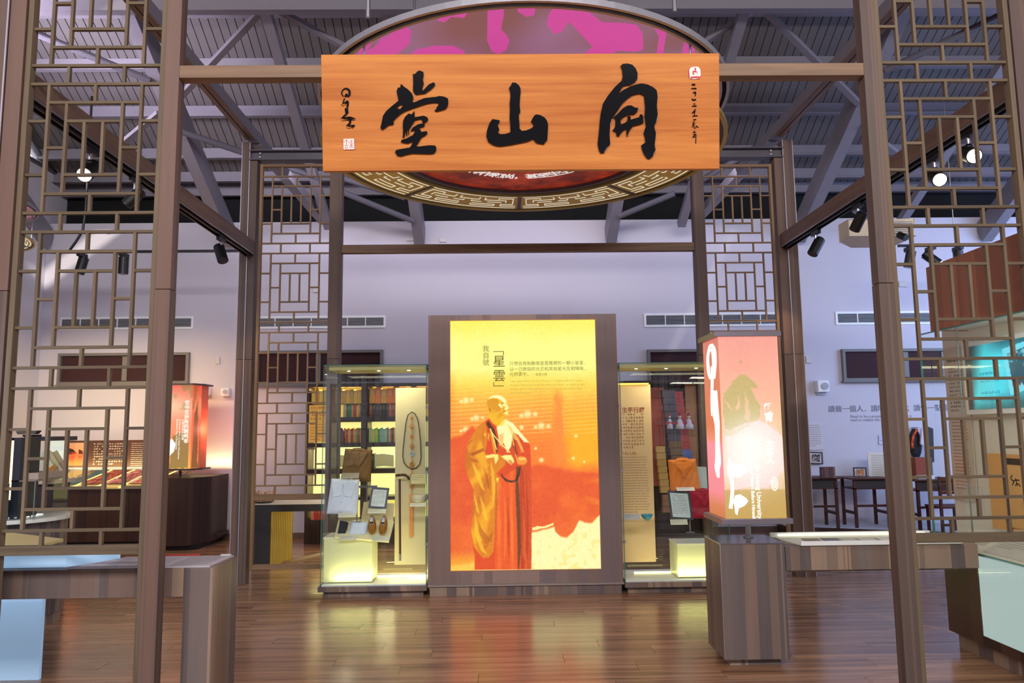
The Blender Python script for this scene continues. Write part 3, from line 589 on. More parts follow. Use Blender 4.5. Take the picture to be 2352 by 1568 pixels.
# ------------------------------------------------------------------ the round ceiling canopy
CX, CY = .2, 5.65
pinkm = newmat('pink_print_glow')[0]; P = pinkm.node_tree.nodes['Principled BSDF']; P.inputs['Base Color'].default_value = S(214, 100, 186); P.inputs['Emission Color'].default_value = S(208, 84, 178); P.inputs['Emission Strength'].default_value = .62; mauve = newmat('mauve_print_glow')  # emission added to brighten the canopy print, it is no lamp
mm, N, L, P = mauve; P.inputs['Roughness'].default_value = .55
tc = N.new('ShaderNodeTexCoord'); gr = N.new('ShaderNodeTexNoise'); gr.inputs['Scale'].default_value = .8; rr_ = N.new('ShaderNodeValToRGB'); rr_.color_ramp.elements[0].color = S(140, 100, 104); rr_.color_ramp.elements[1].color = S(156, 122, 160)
rr_.color_ramp.elements[0].position = .42; rr_.color_ramp.elements[1].position = .6; L.new(tc.outputs['Object'], gr.inputs['Vector']); L.new(gr.outputs[0], rr_.inputs[0]); L.new(rr_.outputs[0], P.inputs['Base Color']); L.new(rr_.outputs[0], P.inputs['Emission Color']); P.inputs['Emission Strength'].default_value = .6; mauve = mm  # mauve print also emits its own colour to look brighter
STROKES = [[(-1.164,-.853),(-1.06,-1.062),(-.966,-1.148),(-1.06,-.963),(-1.001,-1.011),(-.889,-1.208),(-.832,-1.248),(-.909,-1.159),(-.937,-1.091),(-.856,-1.203),(-.767,-1.267),(-.739,-1.202),(-.772,-1.044),(-.859,-.926),(-.944,-.852)],
 [(-.82,-.851),(-.732,-.973),(-.607,-1.02),(-.487,-1.019),(-.418,-.947),(-.416,-.848)], [(-.485,-1.419),(-.568,-1.328),(-.525,-1.307),(-.476,-1.369),(-.398,-1.358),(-.372,-1.429),(-.328,-1.464)],
 [(-.254,-1.478),(-.263,-1.087),(-.235,-.946),(-.186,-.909),(-.137,-.969),(-.12,-1.087),(-.139,-1.154),(-.174,-1.221),(-.157,-1.388),(-.157,-1.492)], [(-.075,-1.498),(-.074,-1.427),(-.017,-1.367),(.027,-1.387),(.035,-1.5)],
 [(.111,-1.283),(.116,-1.386),(.143,-1.485),(.165,-1.491),(.287,-1.472),(.319,-1.466),(.385,-1.385),(.452,-1.303),(.602,-1.291),(.675,-1.27),(.728,-1.172),(.773,-.963),(.723,-.935),(.61,-.952),(.545,-.891),(.502,-.842),(.351,-.843),(.432,-1.001),(.343,-1.152),(.246,-1.314),(.21,-1.197),(.166,-1.164)],
 [(.77,-1.287),(.868,-1.223),(.998,-1.12),(1.107,-1.012),(1.143,-.837),(1.055,-.838),(1.021,-1.08),(.904,-1.197),(.881,-1.171),(.924,-.864),(.88,-.864),(.843,-1.126)],
 [(1.255,-.822),(1.315,-.722),(1.478,-.258),(1.488,.186),(1.3,.5),(1.36,.0),(1.3,-.5)], [(-1.34,-.5),(-1.48,-.2),(-1.49,.2),(-1.38,.1)], [(-.9,-.3),(-.3,-.5),(.3,-.2),(.5,.3),(.1,.1),(-.4,-.2)], [(.6,.4),(.9,.7),(.5,1.1),(.3,.8)], [(-.9,.5),(-.5,.4),(-.6,1.0)]]
ringm = newmat('fretwork_gold'); rm, N, L, P = ringm; P.inputs['Base Color'].default_value = S(236, 200, 100); P.inputs['Roughness'].default_value = .45
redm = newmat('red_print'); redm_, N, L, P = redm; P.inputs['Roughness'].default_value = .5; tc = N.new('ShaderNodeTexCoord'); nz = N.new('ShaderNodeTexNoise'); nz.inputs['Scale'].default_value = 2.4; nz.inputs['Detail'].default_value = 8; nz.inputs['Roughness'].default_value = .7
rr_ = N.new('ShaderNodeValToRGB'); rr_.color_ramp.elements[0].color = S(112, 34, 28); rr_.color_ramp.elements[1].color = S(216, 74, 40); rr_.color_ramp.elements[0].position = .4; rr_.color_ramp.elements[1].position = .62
L.new(tc.outputs['Object'], nz.inputs['Vector']); L.new(nz.outputs[0], rr_.inputs[0]); L.new(rr_.outputs[0], P.inputs['Base Color']); L.new(rr_.outputs[0], P.inputs['Emission Color']); P.inputs['Emission Strength'].default_value = .3  # red disc emits some of its own colour as well
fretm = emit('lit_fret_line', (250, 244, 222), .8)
def annulus(g, cx, cy, r0, r1, z0, z1, n=96, a0=0, a1=2*math.pi):
    full = abs(a1-a0-2*math.pi) < 1e-6; m = n+(0 if full else 1); vs = []
    for r, z in ((r0, z0), (r1, z0), (r1, z1), (r0, z1)):
        vs += [(cx+r*math.cos(a0+(a1-a0)*i/n), cy+r*math.sin(a0+(a1-a0)*i/n), z) for i in range(m)]
    fs = [(j*m+i, ((j+1) % 4)*m+i, ((j+1) % 4)*m+(i+1) % m, j*m+(i+1) % m) for j in range(4) for i in range(n)]
    if not full: fs += [(0, 3*m, 2*m, m), (n, m+n, 2*m+n, 3*m+n)]
    return g.add(vs, fs)
def canopy(label, cx, cy, zt, zr, R, rods, words):
    t = thing('ceiling_canopy', label, 'ceiling canopy', (cx, cy, zr)); s = R/1.57; dr = t
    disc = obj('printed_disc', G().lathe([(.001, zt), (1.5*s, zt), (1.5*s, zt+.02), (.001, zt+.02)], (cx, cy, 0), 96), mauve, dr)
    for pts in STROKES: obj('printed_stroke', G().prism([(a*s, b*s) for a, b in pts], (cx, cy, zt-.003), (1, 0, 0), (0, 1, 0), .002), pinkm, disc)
    g = G(); annulus(g, cx, cy, 1.5*s, 1.52*s, zt-.025, zt+.03); annulus(g, cx, cy, 1.55*s, 1.572*s, zt-.02, zt+.02); obj('disc_rim', g, flat(186, 184, 194, .3, .5), dr, smooth=False)
    g = G(); annulus(g, cx, cy, 1.52*s, 1.55*s, zt-.005, zt+.03); obj('rim_groove', g, M['gap'], dr)
    # lower ring, eight fretwork segments between two rolled edges
    g = G(); annulus(g, cx, cy, 1.515*s, 1.545*s, zr-.012, zr+.012); annulus(g, cx, cy, 1.075*s, 1.095*s, zr-.008, zr+.05); obj('ring_edge', g, flat(196, 168, 92, .35, .4), dr)
    g = G(); annulus(g, cx, cy, 1.485*s, 1.515*s, zr+.004, zr+.012); annulus(g, cx, cy, 1.02*s, 1.075*s, zr+.012, zr+.05); annulus(g, cx, cy, .99*s, 1.02*s, zr+.0, zr+.05); obj('ring_channel', g, flat(84, 78, 84, .4, .3), dr)
    da = math.pi/4
    for k in range(8):
        a0 = math.pi/2-da+k*da+.012; a1 = a0+da-.024; g = G(); annulus(g, cx, cy, 1.095*s, 1.485*s, zr, zr+.02, 14, a0, a1); seg = obj('fretwork_segment', g, rm, dr)
        g = G(); P_ = lambda r, q: (cx+s*r*math.cos(a0+(a1-a0)*q), cy+s*r*math.sin(a0+(a1-a0)*q))
        def ln(r0, q0, r1, q1, w_=.0034):
            n = max(1, int(abs(q1-q0)*14)); pts = [P_(r0+(r1-r0)*i/n, q0+(q1-q0)*i/n) for i in range(n+1)]
            for a, b in zip(pts, pts[1:]): g.bar((a[0], a[1], zr-.002), (b[0], b[1], zr-.002), w_*2, .003)
        R_ = [1.12, 1.17, 1.23, 1.29, 1.35, 1.40, 1.455]
        for m_ in (0, 1):
            q = (lambda v: v) if not m_ else (lambda v: 1-v)
            pl_ = [((0, .02), (0, .5)), ((6, .02), (6, .5)), ((1, .05), (1, .2)), ((1, .05), (4, .05)), ((4, .05), (4, .16)), ((4, .16), (5, .16)), ((5, .02), (5, .16)), ((2, .12), (2, .34)), ((1, .34), (2, .34)), ((3, .16), (3, .30)),
                   ((1, .20), (1.6, .20)), ((2, .40), (1, .40)), ((2, .40), (2, .5)), ((3, .12), (2, .12)), ((4, .22), (4, .44)), ((5, .22), (5, .44)), ((4, .22), (5, .22)), ((5, .44), (4.4, .44)), ((3, .36), (3, .46)), ((3, .46), (2.6, .46))]
            for (i0, q0), (i1, q1) in pl_:
                rr = lambda i: R_[int(i)]+(i-int(i))*.055; ln(rr(i0), q(q0), rr(i1), q(q1))
        obj('fret_line', g, fretm, seg)
        g = G(); aa = a0-.012; g.bar((cx+1.1*s*math.cos(aa), cy+1.1*s*math.sin(aa), zr+.0), (cx+1.49*s*math.cos(aa), cy+1.49*s*math.sin(aa), zr+.0), .03, .012); obj('segment_joint', g, flat(84, 78, 84, .4, .3), dr)
    red = obj('red_disc', G().lathe([(.001, zr+.03), (.99*s, zr+.03), (.99*s, zr+.045), (.001, zr+.045)], (cx, cy, 0), 96), redm_, dr)
    for i, ch in enumerate(words):
        q = math.radians(90+(len(words)-1)*4.7-9.4*i+1); r = .63*s; pos = (cx+r*math.cos(q), cy+r*math.sin(q), zr+.027)
        text(ch, .122, pos, red, emit('glow_white_letter', (240, 236, 232), .85), rot=(180, 0, math.degrees(q)-90), align='CENTER', bold=.0025, valign='CENTER')  # letters given emission to brighten them
    for a, b in rods: obj('hanging_rod', G().cyl((a, b, zt+.05), (a, b, roofz(b) if b > 2.6 else 9), .014, 10), M['alu'], t)
    for k in range(4):
        q = math.pi/4+k*math.pi/2; obj('spacer', G().cyl((cx+1.5*s*math.cos(q), cy+1.5*s*math.sin(q), zr+.05), (cx+1.5*s*math.cos(q), cy+1.5*s*math.sin(q), zt), .008, 8), M['alu'], t)
canopy('large round ceiling canopy with pink brush strokes hanging behind the name board', CX, CY+.04, 4.0, 3.65, 1.57, [(-.8, 4.42), (1.1, 4.36), (-.8, 6.9), (1.1, 6.9)], '又要待作和尚，甚至生生世世')
canopy('second round ceiling canopy, seen at the left edge through the near lattice', -5.86, 7.9, 3.98, 3.62, .80, [(-5.86, 7.9)], '')

# ------------------------------------------------------------------ the central light box
YB = 7.1
lb = thing('light_box', 'tall wood framed light box with a glowing orange picture of a standing figure in robes', 'light box', (.215, YB, 0))
x0, x1, z0, z1 = -.679, 1.113, .10, 2.588; a0, a1, b0, b1 = -.471, .912, .216, 2.534
obj('frame', G().prism([[(x0, z0), (x1, z0), (x1, z1), (x0, z1)], [(a0, b0), (a0, b1), (a1, b1), (a1, b0)]], (0, YB+.03, 0), (1, 0, 0), (0, 0, 1), .03), M['frame'], lb)
obj('casing', G().box(x0, x1, YB+.03, YB+.42, z0, z1), M['frame'], lb)
obj('plinth_ledge', G().box(x0-.0, x1+.0, YB-.05, YB+.42, .085, .10), flat(150, 138, 132, .4), lb); obj('plinth', G().box(x0+.02, x1-.02, YB-.03, YB+.4, 0, .085), M['desk'], lb)
obj('inner_trim', G().prism([[(a0-.006, b0-.006), (a1+.006, b0-.006), (a1+.006, b1+.006), (a0-.006, b1+.006)], [(a0, b0), (a0, b1), (a1, b1), (a1, b0)]], (0, YB+.004, 0), (1, 0, 0), (0, 0, 1), .006), flat(190, 120, 90, .4), lb)
# the backlit picture: colours of a flat print, painted as soft shapes
W_, H_ = 420, 700
yy, xx = np.mgrid[0:H_, 0:W_]; Yp = 80+1328*yy/(H_-1); Xp = 148+(770+27*(Yp-80)/1328)*xx/(W_-1)
n1 = fbm(H_, W_, 94, 6, 3); n2 = fbm(H_, W_, 15, 4, 5); n3 = fbm(H_, W_, 5, 3, 9)
Xn = Xp+(n2-.5)*26; Yn = Yp+(n2-.5)*26+(n1-.5)*60
st = np.array([80, 200, 340, 430, 520, 640, 760, 1000, 1408]); cs = np.array([(255,236,96),(255,250,150),(255,250,158),(255,222,96),(255,184,66),(255,156,60),(255,136,54),(250,120,48),(250,140,50)], float)
img = np.stack([np.interp(Yn, st, cs[:, k]) for k in range(3)], -1)
def blend(mask, c, a=1.0):
    global img
    m_ = np.clip(mask, 0, 1)[..., None]*a; img = img*(1-m_)+np.array(c, float)*m_
def sm(v, lo, hi): return np.clip((v-lo)/(hi-lo), 0, 1)
blend(sm(190-Xn, 0, 60)*sm(Yn, 340, 480), (250, 140, 40), .8)                                     # left orange column
blend(sm(Xn, 730, 800)*sm(Yn, 500, 640)*(1-sm(Yn, 840, 900)), (255, 182, 34), .9)
blend(sm(Xn, 694, 710)*(1-sm(Xn, 736, 752))*sm(Yn, 440, 520)*(1-sm(Yn, 840, 900)), (250, 140, 66), .7)
rows_ = (((Yp+(Xp-148)*.06) % 21) < 8)&(Yp > 400)&(Yp < 700); dots = ((Xp % 11) < 5.5)
blend((rows_ & dots & ((Xp < 690)|(Xp > 745))).astype(float)*sm(Yp, 380, 520), (255, 226, 150), .55)
blend(((((Yp+(Xp-148)*.06) % 21) > 17)&(Yp > 420)&(Yp < 820)&(Xp < 700)).astype(float)*sm(Yp, 420, 600), (240, 110, 60), .35)
for bx, by, r in ((230,515,17),(262,512,11),(205,520,9),(285,608,16),(262,615,9),(318,608,9),(228,672,16),(203,678,8),(255,672,9),(558,592,20),(525,600,12),(598,592,13),(630,655,18),(600,662,10),(668,658,12),(525,662,12),(815,712,9),(600,775,8),(630,838,13),(800,830,9),(858,850,7)):
    blend(np.exp(-(((Xp-bx)/r)**2+((Yp-by)/r)**2)**1.5), (255, 244, 190), .9)
yred = np.interp(Xp, [148,200,260,580,620,700,760,850,945], [725,700,640,860,860,872,880,882,900])
blend(sm(Yn-yred-(n2-.5)*40, 0, 22), (236, 92, 44)); blend(sm(Yn-yred-60, 0, 300)*n1*1.4, (222, 84, 48), .6); blend(sm(n1*1.3+(Xp-580)/900*0, .62, .9)*sm(Yp-yred, 40, 160), (250, 120, 50), .7)
blend(sm(Xn, 840, 940)*sm(Yn, 880, 960)*sm(np.sin((Yp+Xp*-.25)/17+n1*6), .2, 1), (255, 160, 50), .55)
ylow = np.interp(Xp, [148,240,275,580,700,701,730,765,800,830,860,900,945], [1385,1372,1360,1215,1188,1210,1238,1245,1215,1155,1165,1168,1120])
blend(sm(Yn*.25+Yp*.75-ylow, -3, 10), (255, 248, 196)); blend(sm(Yp-ylow, -80, 0)*(Xp < 280), (255, 190, 60), .8); blend(sm(Yp-ylow, 0, 60)*(n2 > .62), (255, 222, 130), .5)
blend(inpoly(Xp, Yn*.5+Yp*.5, [(580,1196),(696,1172),(692,1186),(580,1212)]).astype(float), (255, 240, 170))
rob = (n3-.5)*16
def P_fill(pts, c, a=1.0, v=0):
    m_ = inpoly(Xp, Yp, pts).astype(float)
    for _ in range(2): m_[1:-1, 1:-1] = (m_[1:-1, 1:-1]*2+m_[:-2, 1:-1]+m_[2:, 1:-1]+m_[1:-1, :-2]+m_[1:-1, 2:])/6
    blend(m_, c, a)
P_fill([(330,628),(300,650),(262,700),(240,740),(228,800),(224,860),(240,920),(270,990),(268,1060),(262,1120),(255,1200),(262,1270),(275,1330),(275,1405),(575,1405),(578,1000),(572,760),(545,730),(500,690),(450,640),(420,620),(360,610)], (226, 78, 34))
P_fill([(395,900),(415,930),(500,880),(520,860),(520,1405),(380,1405),(385,1200)], (238, 92, 40)); P_fill([(520,860),(510,1000),(516,1200),(520,1405),(560,1405),(548,1200),(535,900)], (188, 62, 28), .8)
P_fill([(497,870),(510,868),(508,940),(516,1100),(520,1300),(510,1405),(502,1405),(500,1200),(492,1000)], (104, 64, 28), .9)
P_fill([(330,628),(300,650),(262,700),(240,740),(228,800),(224,860),(240,920),(270,990),(268,1060),(262,1120),(255,1200),(262,1270),(285,1310),(320,1345),(350,1345),(376,1310),(385,1180),(400,1020),(410,960),(392,905),(440,860),(440,820),(400,802),(350,806),(330,800),(345,720),(340,660)], (226, 132, 30))
sh = np.sin((Xp*.9+Yp*.35)/24+n1*7)
mk = inpoly(Xp, Yp, [(240,740),(228,800),(224,860),(240,920),(270,990),(262,1120),(255,1200),(275,1290),(320,1330),(360,1250),(380,1060),(390,930),(330,800),(300,700)]); blend(mk*sm(sh, .2, 1), (255, 184, 44), .75); blend(mk*sm(-sh, .5, 1), (190, 96, 26), .5)
P_fill([(250,800),(320,770),(330,785),(262,812)], (168, 72, 26), .7)
mk = inpoly(Xp, Yp, [(400,930),(500,880),(520,880),(560,1405),(380,1405)]); blend(mk*sm(np.sin(Xp/11+n1*5), .3, 1), (250, 122, 56), .5)
P_fill([(530,810),(560,830),(572,1000),(575,1200),(575,1405),(556,1405),(550,1100),(540,900)], (212, 84, 36), .8)
P_fill([(348,624),(338,640),(352,670),(372,720),(385,790),(396,800),(398,730),(380,670)], (84, 46, 26), .95)
P_fill([(352,660),(372,690),(386,740),(390,800),(378,795),(365,730)], (244, 166, 36), .9)
P_fill([(392,660),(420,630),(440,618),(480,640),(520,690),(566,744),(540,742),(505,700),(480,690),(470,760),(450,800),(430,745),(410,760),(400,700)], (255, 248, 196)); P_fill([(405,700),(430,690),(426,780),(408,750)], (250, 170, 90), .6)
P_fill([(478,690),(488,700),(500,800),(492,815)], (150, 60, 24), .8); P_fill([(500,705),(512,720),(530,800),(520,800)], (240, 130, 60), .8)
for k in range(26):
    q = k/25; bx = 362+q*100; by = 675+120*q**.8; blend((((Xp-bx)/3.2)**2+((Yp-by)/3.2)**2 < 1).astype(float), (255, 236, 150))
    bx = 360+q*32; by = 668+110*q; blend((((Xp-bx)/2.8)**2+((Yp-by)/2.8)**2 < 1).astype(float), (255, 230, 140)); bx = 466+q*30; by = 660+160*q; blend((((Xp-bx)/2.6)**2+((Yp-by)/2.6)**2 < 1).astype(float), (250, 220, 130))
HK = lambda l: [(207.6+a*.4633, 438.2+b*.4633) for a, b in l]
for pts, c_, a_ in (([(285,190),(295,150),(340,115),(400,103),(450,112),(495,145),(520,190),(530,230),(540,262),(530,285),(535,310),(528,335),(505,350),(480,380),(470,420),(440,450),(400,470),(350,420),(310,360),(298,300),(285,250)], (244,184,44), 1),
    ([(285,190),(300,160),(360,140),(410,150),(425,180),(430,210),(440,240),(460,262),(440,290),(400,310),(350,300),(300,250)], (226,152,36), .9), ([(300,250),(350,270),(400,290),(400,320),(350,330),(305,320)], (240,176,36), .6),
    ([(300,155),(340,115),(400,103),(450,112),(495,145),(520,190),(500,200),(470,190),(450,165),(410,145),(360,138)], (255,250,190), 1), ([(415,215),(440,205),(465,230),(462,262),(440,245)], (255,248,196), 1),
    ([(455,165),(500,190),(525,225),(540,262),(525,270),(495,240),(470,235),(475,200)], (255,246,180), .95), ([(488,262),(515,250),(530,270),(505,285)], (255,252,210), 1), ([(455,196),(484,190),(487,200),(460,208)], (170,100,30), .8), ([(468,262),(488,258),(488,270),(470,276)], (214,130,34), .7),
    ([(470,290),(505,288),(500,300),(475,306)], (190,110,30), .85), ([(488,304),(532,298),(527,335),(498,332)], (255,246,180), 1), ([(305,255),(330,265),(335,300),(318,292)], (196,110,26), .9), ([(440,300),(470,310),(480,340),(440,370),(400,380),(420,340)], (226,150,30), .6),
    ([(310,362),(350,345),(420,372),(470,410),(440,450),(400,470),(350,430)], (248,186,40), .8), ([(445,430),(485,395),(500,410),(470,460),(430,470)], (255,226,90), .9),
    ([(300,540),(318,560),(312,640),(302,620)], (255,200,60), .8), ([(248,555),(275,540),(278,570),(262,585)], (255,206,60), .9), ([(240,490),(258,560),(250,700),(238,600)], (196,96,24), .5), ([(60,700),(120,640),(150,560),(120,700),(80,780)], (250,170,50), .5),
    ([(505,430),(560,470),(620,560),(640,640),(600,620),(560,540),(530,480)], (250,214,120), .7), ([(620,560),(690,700),(720,780),(690,760),(640,660)], (255,206,110), .7), ([(580,690),(610,700),(640,790),(620,800)], (120,54,24), .7)):
    P_fill(HK(pts), c_, a_)
for pts in ([(262,840),(300,900),(330,1000),(310,980),(275,900)], [(300,1010),(330,1080),(345,1160),(325,1140)], [(275,1090),(290,1200),(320,1290),(345,1330),(310,1310),(275,1220)], [(360,840),(380,900),(385,980),(372,1060),(366,960)], [(268,1000),(290,1060),(300,1120),(284,1100)]): P_fill(pts, (255, 196, 50), .75)
for pts in ([(320,860),(345,920),(360,1000),(345,980)], [(290,1140),(310,1190),(350,1240),(370,1200),(366,1260),(330,1270),(300,1220)], [(390,940),(396,1060),(388,1180),(380,1240),(384,1080)], [(250,820),(290,830),(300,850),(255,840)]): P_fill(pts, (184, 92, 24), .6)
for pts in ([(430,980),(445,1150),(440,1300),(430,1380),(432,1200)], [(470,980),(480,1200),(478,1380),(466,1300)], [(400,1060),(418,1160),(400,1300),(396,1200)]): P_fill(pts, (255, 132, 50), .6)
for pts in ([(452,1000),(462,1200),(456,1380),(448,1200)], [(550,900),(562,1100),(560,1300),(552,1380),(548,1100)]): P_fill(pts, (176, 54, 26), .6)
P_fill([(415,815),(440,808),(470,808),(482,830),(486,846),(470,862),(455,850),(440,835)], (255, 240, 160)); P_fill([(450,835),(470,835),(482,855),(466,862)], (220, 120, 50), .7); P_fill([(495,825),(520,815),(548,822),(556,845),(540,862),(505,860),(498,842)], (250, 150, 60)); P_fill([(505,825),(540,822),(550,836),(515,838)], (255, 214, 130), .8)
P_fill([(330,812),(372,802),(400,806),(402,830),(386,858),(378,820),(340,826)], (255, 244, 150), .9)
P_fill([(414,900),(430,925),(455,942),(488,944),(505,905),(512,870),(520,870),(516,915),(500,948),(470,955),(440,948),(420,925)], (66, 44, 26), .9); P_fill([(388,930),(406,928),(396,955)], (255, 230, 90), .9)
img += ((n3-.5)*14)[..., None]; img[:, :, 2] *= .9
print_panel('backlit_picture', (a0, YB+.012, b0), (a1-a0, 0, 0), (0, 0, b1-b0), img, printmat('backlit_film', 1.02, .25), lb)
tx = lambda px, py: (lambda p: (p[0], YB+.009, p[2]))(at(px, py, YB))
olive = emit('backlit_olive_letter', (128, 112, 30), 1); ol2 = emit('backlit_pale_olive_letter', (188, 170, 70), 1)
vtext('我自號', .066, tx(1108, 806), lb, olive, line=1.0); vtext('星雲', .120, tx(1132, 840), lb, olive, bold=.001, line=1.14)
obj('quote_mark', G().prism([(0, 0), (.10, 0), (.10, -.04), (.092, -.04), (.092, -.007), (0, -.007)], Vector(tx(1133, 806)), (1, 0, 0), (0, 0, 1), .0005), olive, lb)
obj('quote_mark', G().prism([(0, 0), (.10, 0), (.10, .008), (.008, .008), (.008, .04), (0, .04)], Vector(tx(1133, 887)), (1, 0, 0), (0, 0, 1), .0005), olive, lb)
text('只想自我勉勵做星雲團裡的一顆小星星．', .0415, tx(1170, 838), lb, olive); text('以一己微弱的光芒和其他星光互相輝映．', .0415, tx(1170, 851), lb, olive); text('光照寰宇。', .0415, tx(1170, 863), lb, olive); text('─星雲大師', .028, tx(1223, 862), lb, olive)
for i, s_ in enumerate(('I have given myself the name “Hsing Yun” (meaning Star and Cloud),', 'because I wish to be a small star amidst the nebular, to reflect the light', 'of other stars in my insignificant presence, so that there will be light', 'within the universe.')):
    text(s_, .0265, tx(1172, 877+9*i), lb, ol2, sx=.93)
# ------------------------------------------------------------------ glass display cases
frost = flat(224, 226, 176, .35, name='frosted_plinth'); clear = glass('clear_acrylic', (.95, .97, .96), .8)
def show_case(label, x0, x1, y0, y1, z1, near):
    t = thing('glass_case', label, 'display case', ((x0+x1)/2, (y0+y1)/2, 0)); e = .009
    obj('plinth', G().box(x0+.03, x1-.03, y0+.03, y1-.02, 0, .055), M['desk'], t); obj('base', G().box(x0-(.02 if x0 < 0 else .004), x1+(.02 if x0 > 0 else .004), y0-.02, y1+.02, .055, .10), M['desk'], t, bevel=.002)
    obj('floor_panel', G().box(x0+e, x1-e, y0+e, y1-e, .10, .112), M['white'], t)
    obj('front_pane', G().box(x0, x1, y0, y0+e, .10, z1), M['glass'], t); obj('rear_pane', G().box(x0, x1, y1-e, y1, .10, z1), M['glass'], t)
    obj('side_pane', G().box(x0, x0+e, y0+e, y1-e, .10, z1), M['glass'], t); obj('side_pane', G().box(x1-e, x1, y0+e, y1-e, .10, z1), M['glass'], t)
    for x in (x0, x1):
        for y in (y0, y1): obj('edge_strip', G().box(x-.003, x+.003, y-.003, y+.003, .10, z1), M['edge'], t)
    obj('top_edge', G().prism([[(x0-.005, y0-.005), (x1+.005, y0-.005), (x1+.005, y1+.005), (x0-.005, y1+.005)], [(x0+.004, y0+.004), (x0+.004, y1-.004), (x1-.004, y1-.004), (x1-.004, y0+.004)]], (0, 0, z1), (1, 0, 0), (0, 1, 0), .008), M['edge'], t)
    obj('top_pane', G().box(x0+.004, x1-.004, y0+.004, y1-.004, z1, z1+.006), M['glass'], t)
    obj('light_tray', G().box(x0+.02, x1-.02, y0+.12, y1-.02, z1-.035, z1-.004), flat(214, 206, 130, .4), t)
    for i in range(3):
        x = x0+(x1-x0)*(.2+.3*i); obj('led_lamp', G().cyl((x, y0+.2, z1-.038), (x, y0+.2, z1-.034), .014, 16), emit('led_white', (255, 250, 220), 12), t)
    for z in (.45, 1.1, 1.7): obj('clip', G().box(near-.012, near+.012, y0-.004, y0+.012, z, z+.025), M['alu'], t)
    return t
CZ0, CZ1 = 7.06, 7.62
show_case('glass display case left of the light box holding folded shirts and shoes', -1.652, -.69, CZ0, CZ1, 2.112, -.69)
show_case('glass display case right of the light box holding the orange shirt', 1.125, 2.10, CZ0, CZ1, 2.105, 1.125)
def frosted(lab, x0, x1, y0, y1, z1):
    t = thing('frosted_pedestal', lab, 'pedestal', ((x0+x1)/2, (y0+y1)/2, .112)); obj('box', G().box(x0, x1, y0, y1, .118, z1-.012), frost, t, bevel=.004); obj('lid', G().box(x0-.004, x1+.004, y0-.004, y1+.004, z1-.012, z1), flat(240, 240, 214, .3), t)
    obj('light_strip', G().box(x1+.006, x1+.3, y1-.06, y1-.045, .112, .124), emit('warm_led_strip', (255, 250, 160), 5), t) if x1 < 0 else obj('light_strip', G().box(x0-.36, x0-.006, y1-.06, y1-.045, .112, .124), emit('warm_led_strip', (255, 250, 160), 5), t)
frosted('glowing frosted pedestal in the left glass case', ax(748, 7.15), ax(857, 7.15), 7.15, 7.48, az(1233, 7.15, 800)+.0)
frosted('glowing frosted pedestal in the right glass case', ax(1546, 7.15), 2.08, 7.15, 7.48, az(1248, 7.15, 1580))
for x in (-1.2, 1.75):
    area('case_floor_strip', (x, 7.10, .13), (x, 7.16, .5), .7, .02, 2.4, (1, .93, .45)); area('case_top', (x+.03, 7.34, 2.06), (x+.03, 7.34, 0), .8, .3, 5, (1, .94, .62)); area('case_back_strip', (x+.3, 7.56, .14), (x+.3, 7.3, .5), .4, .03, 1.5, (1, .92, .5))
area('case_glow_left', (-1.2, 7.8, .5), (-1.2, 8.6, 0), .8, .5, 14, (1, .86, .3))

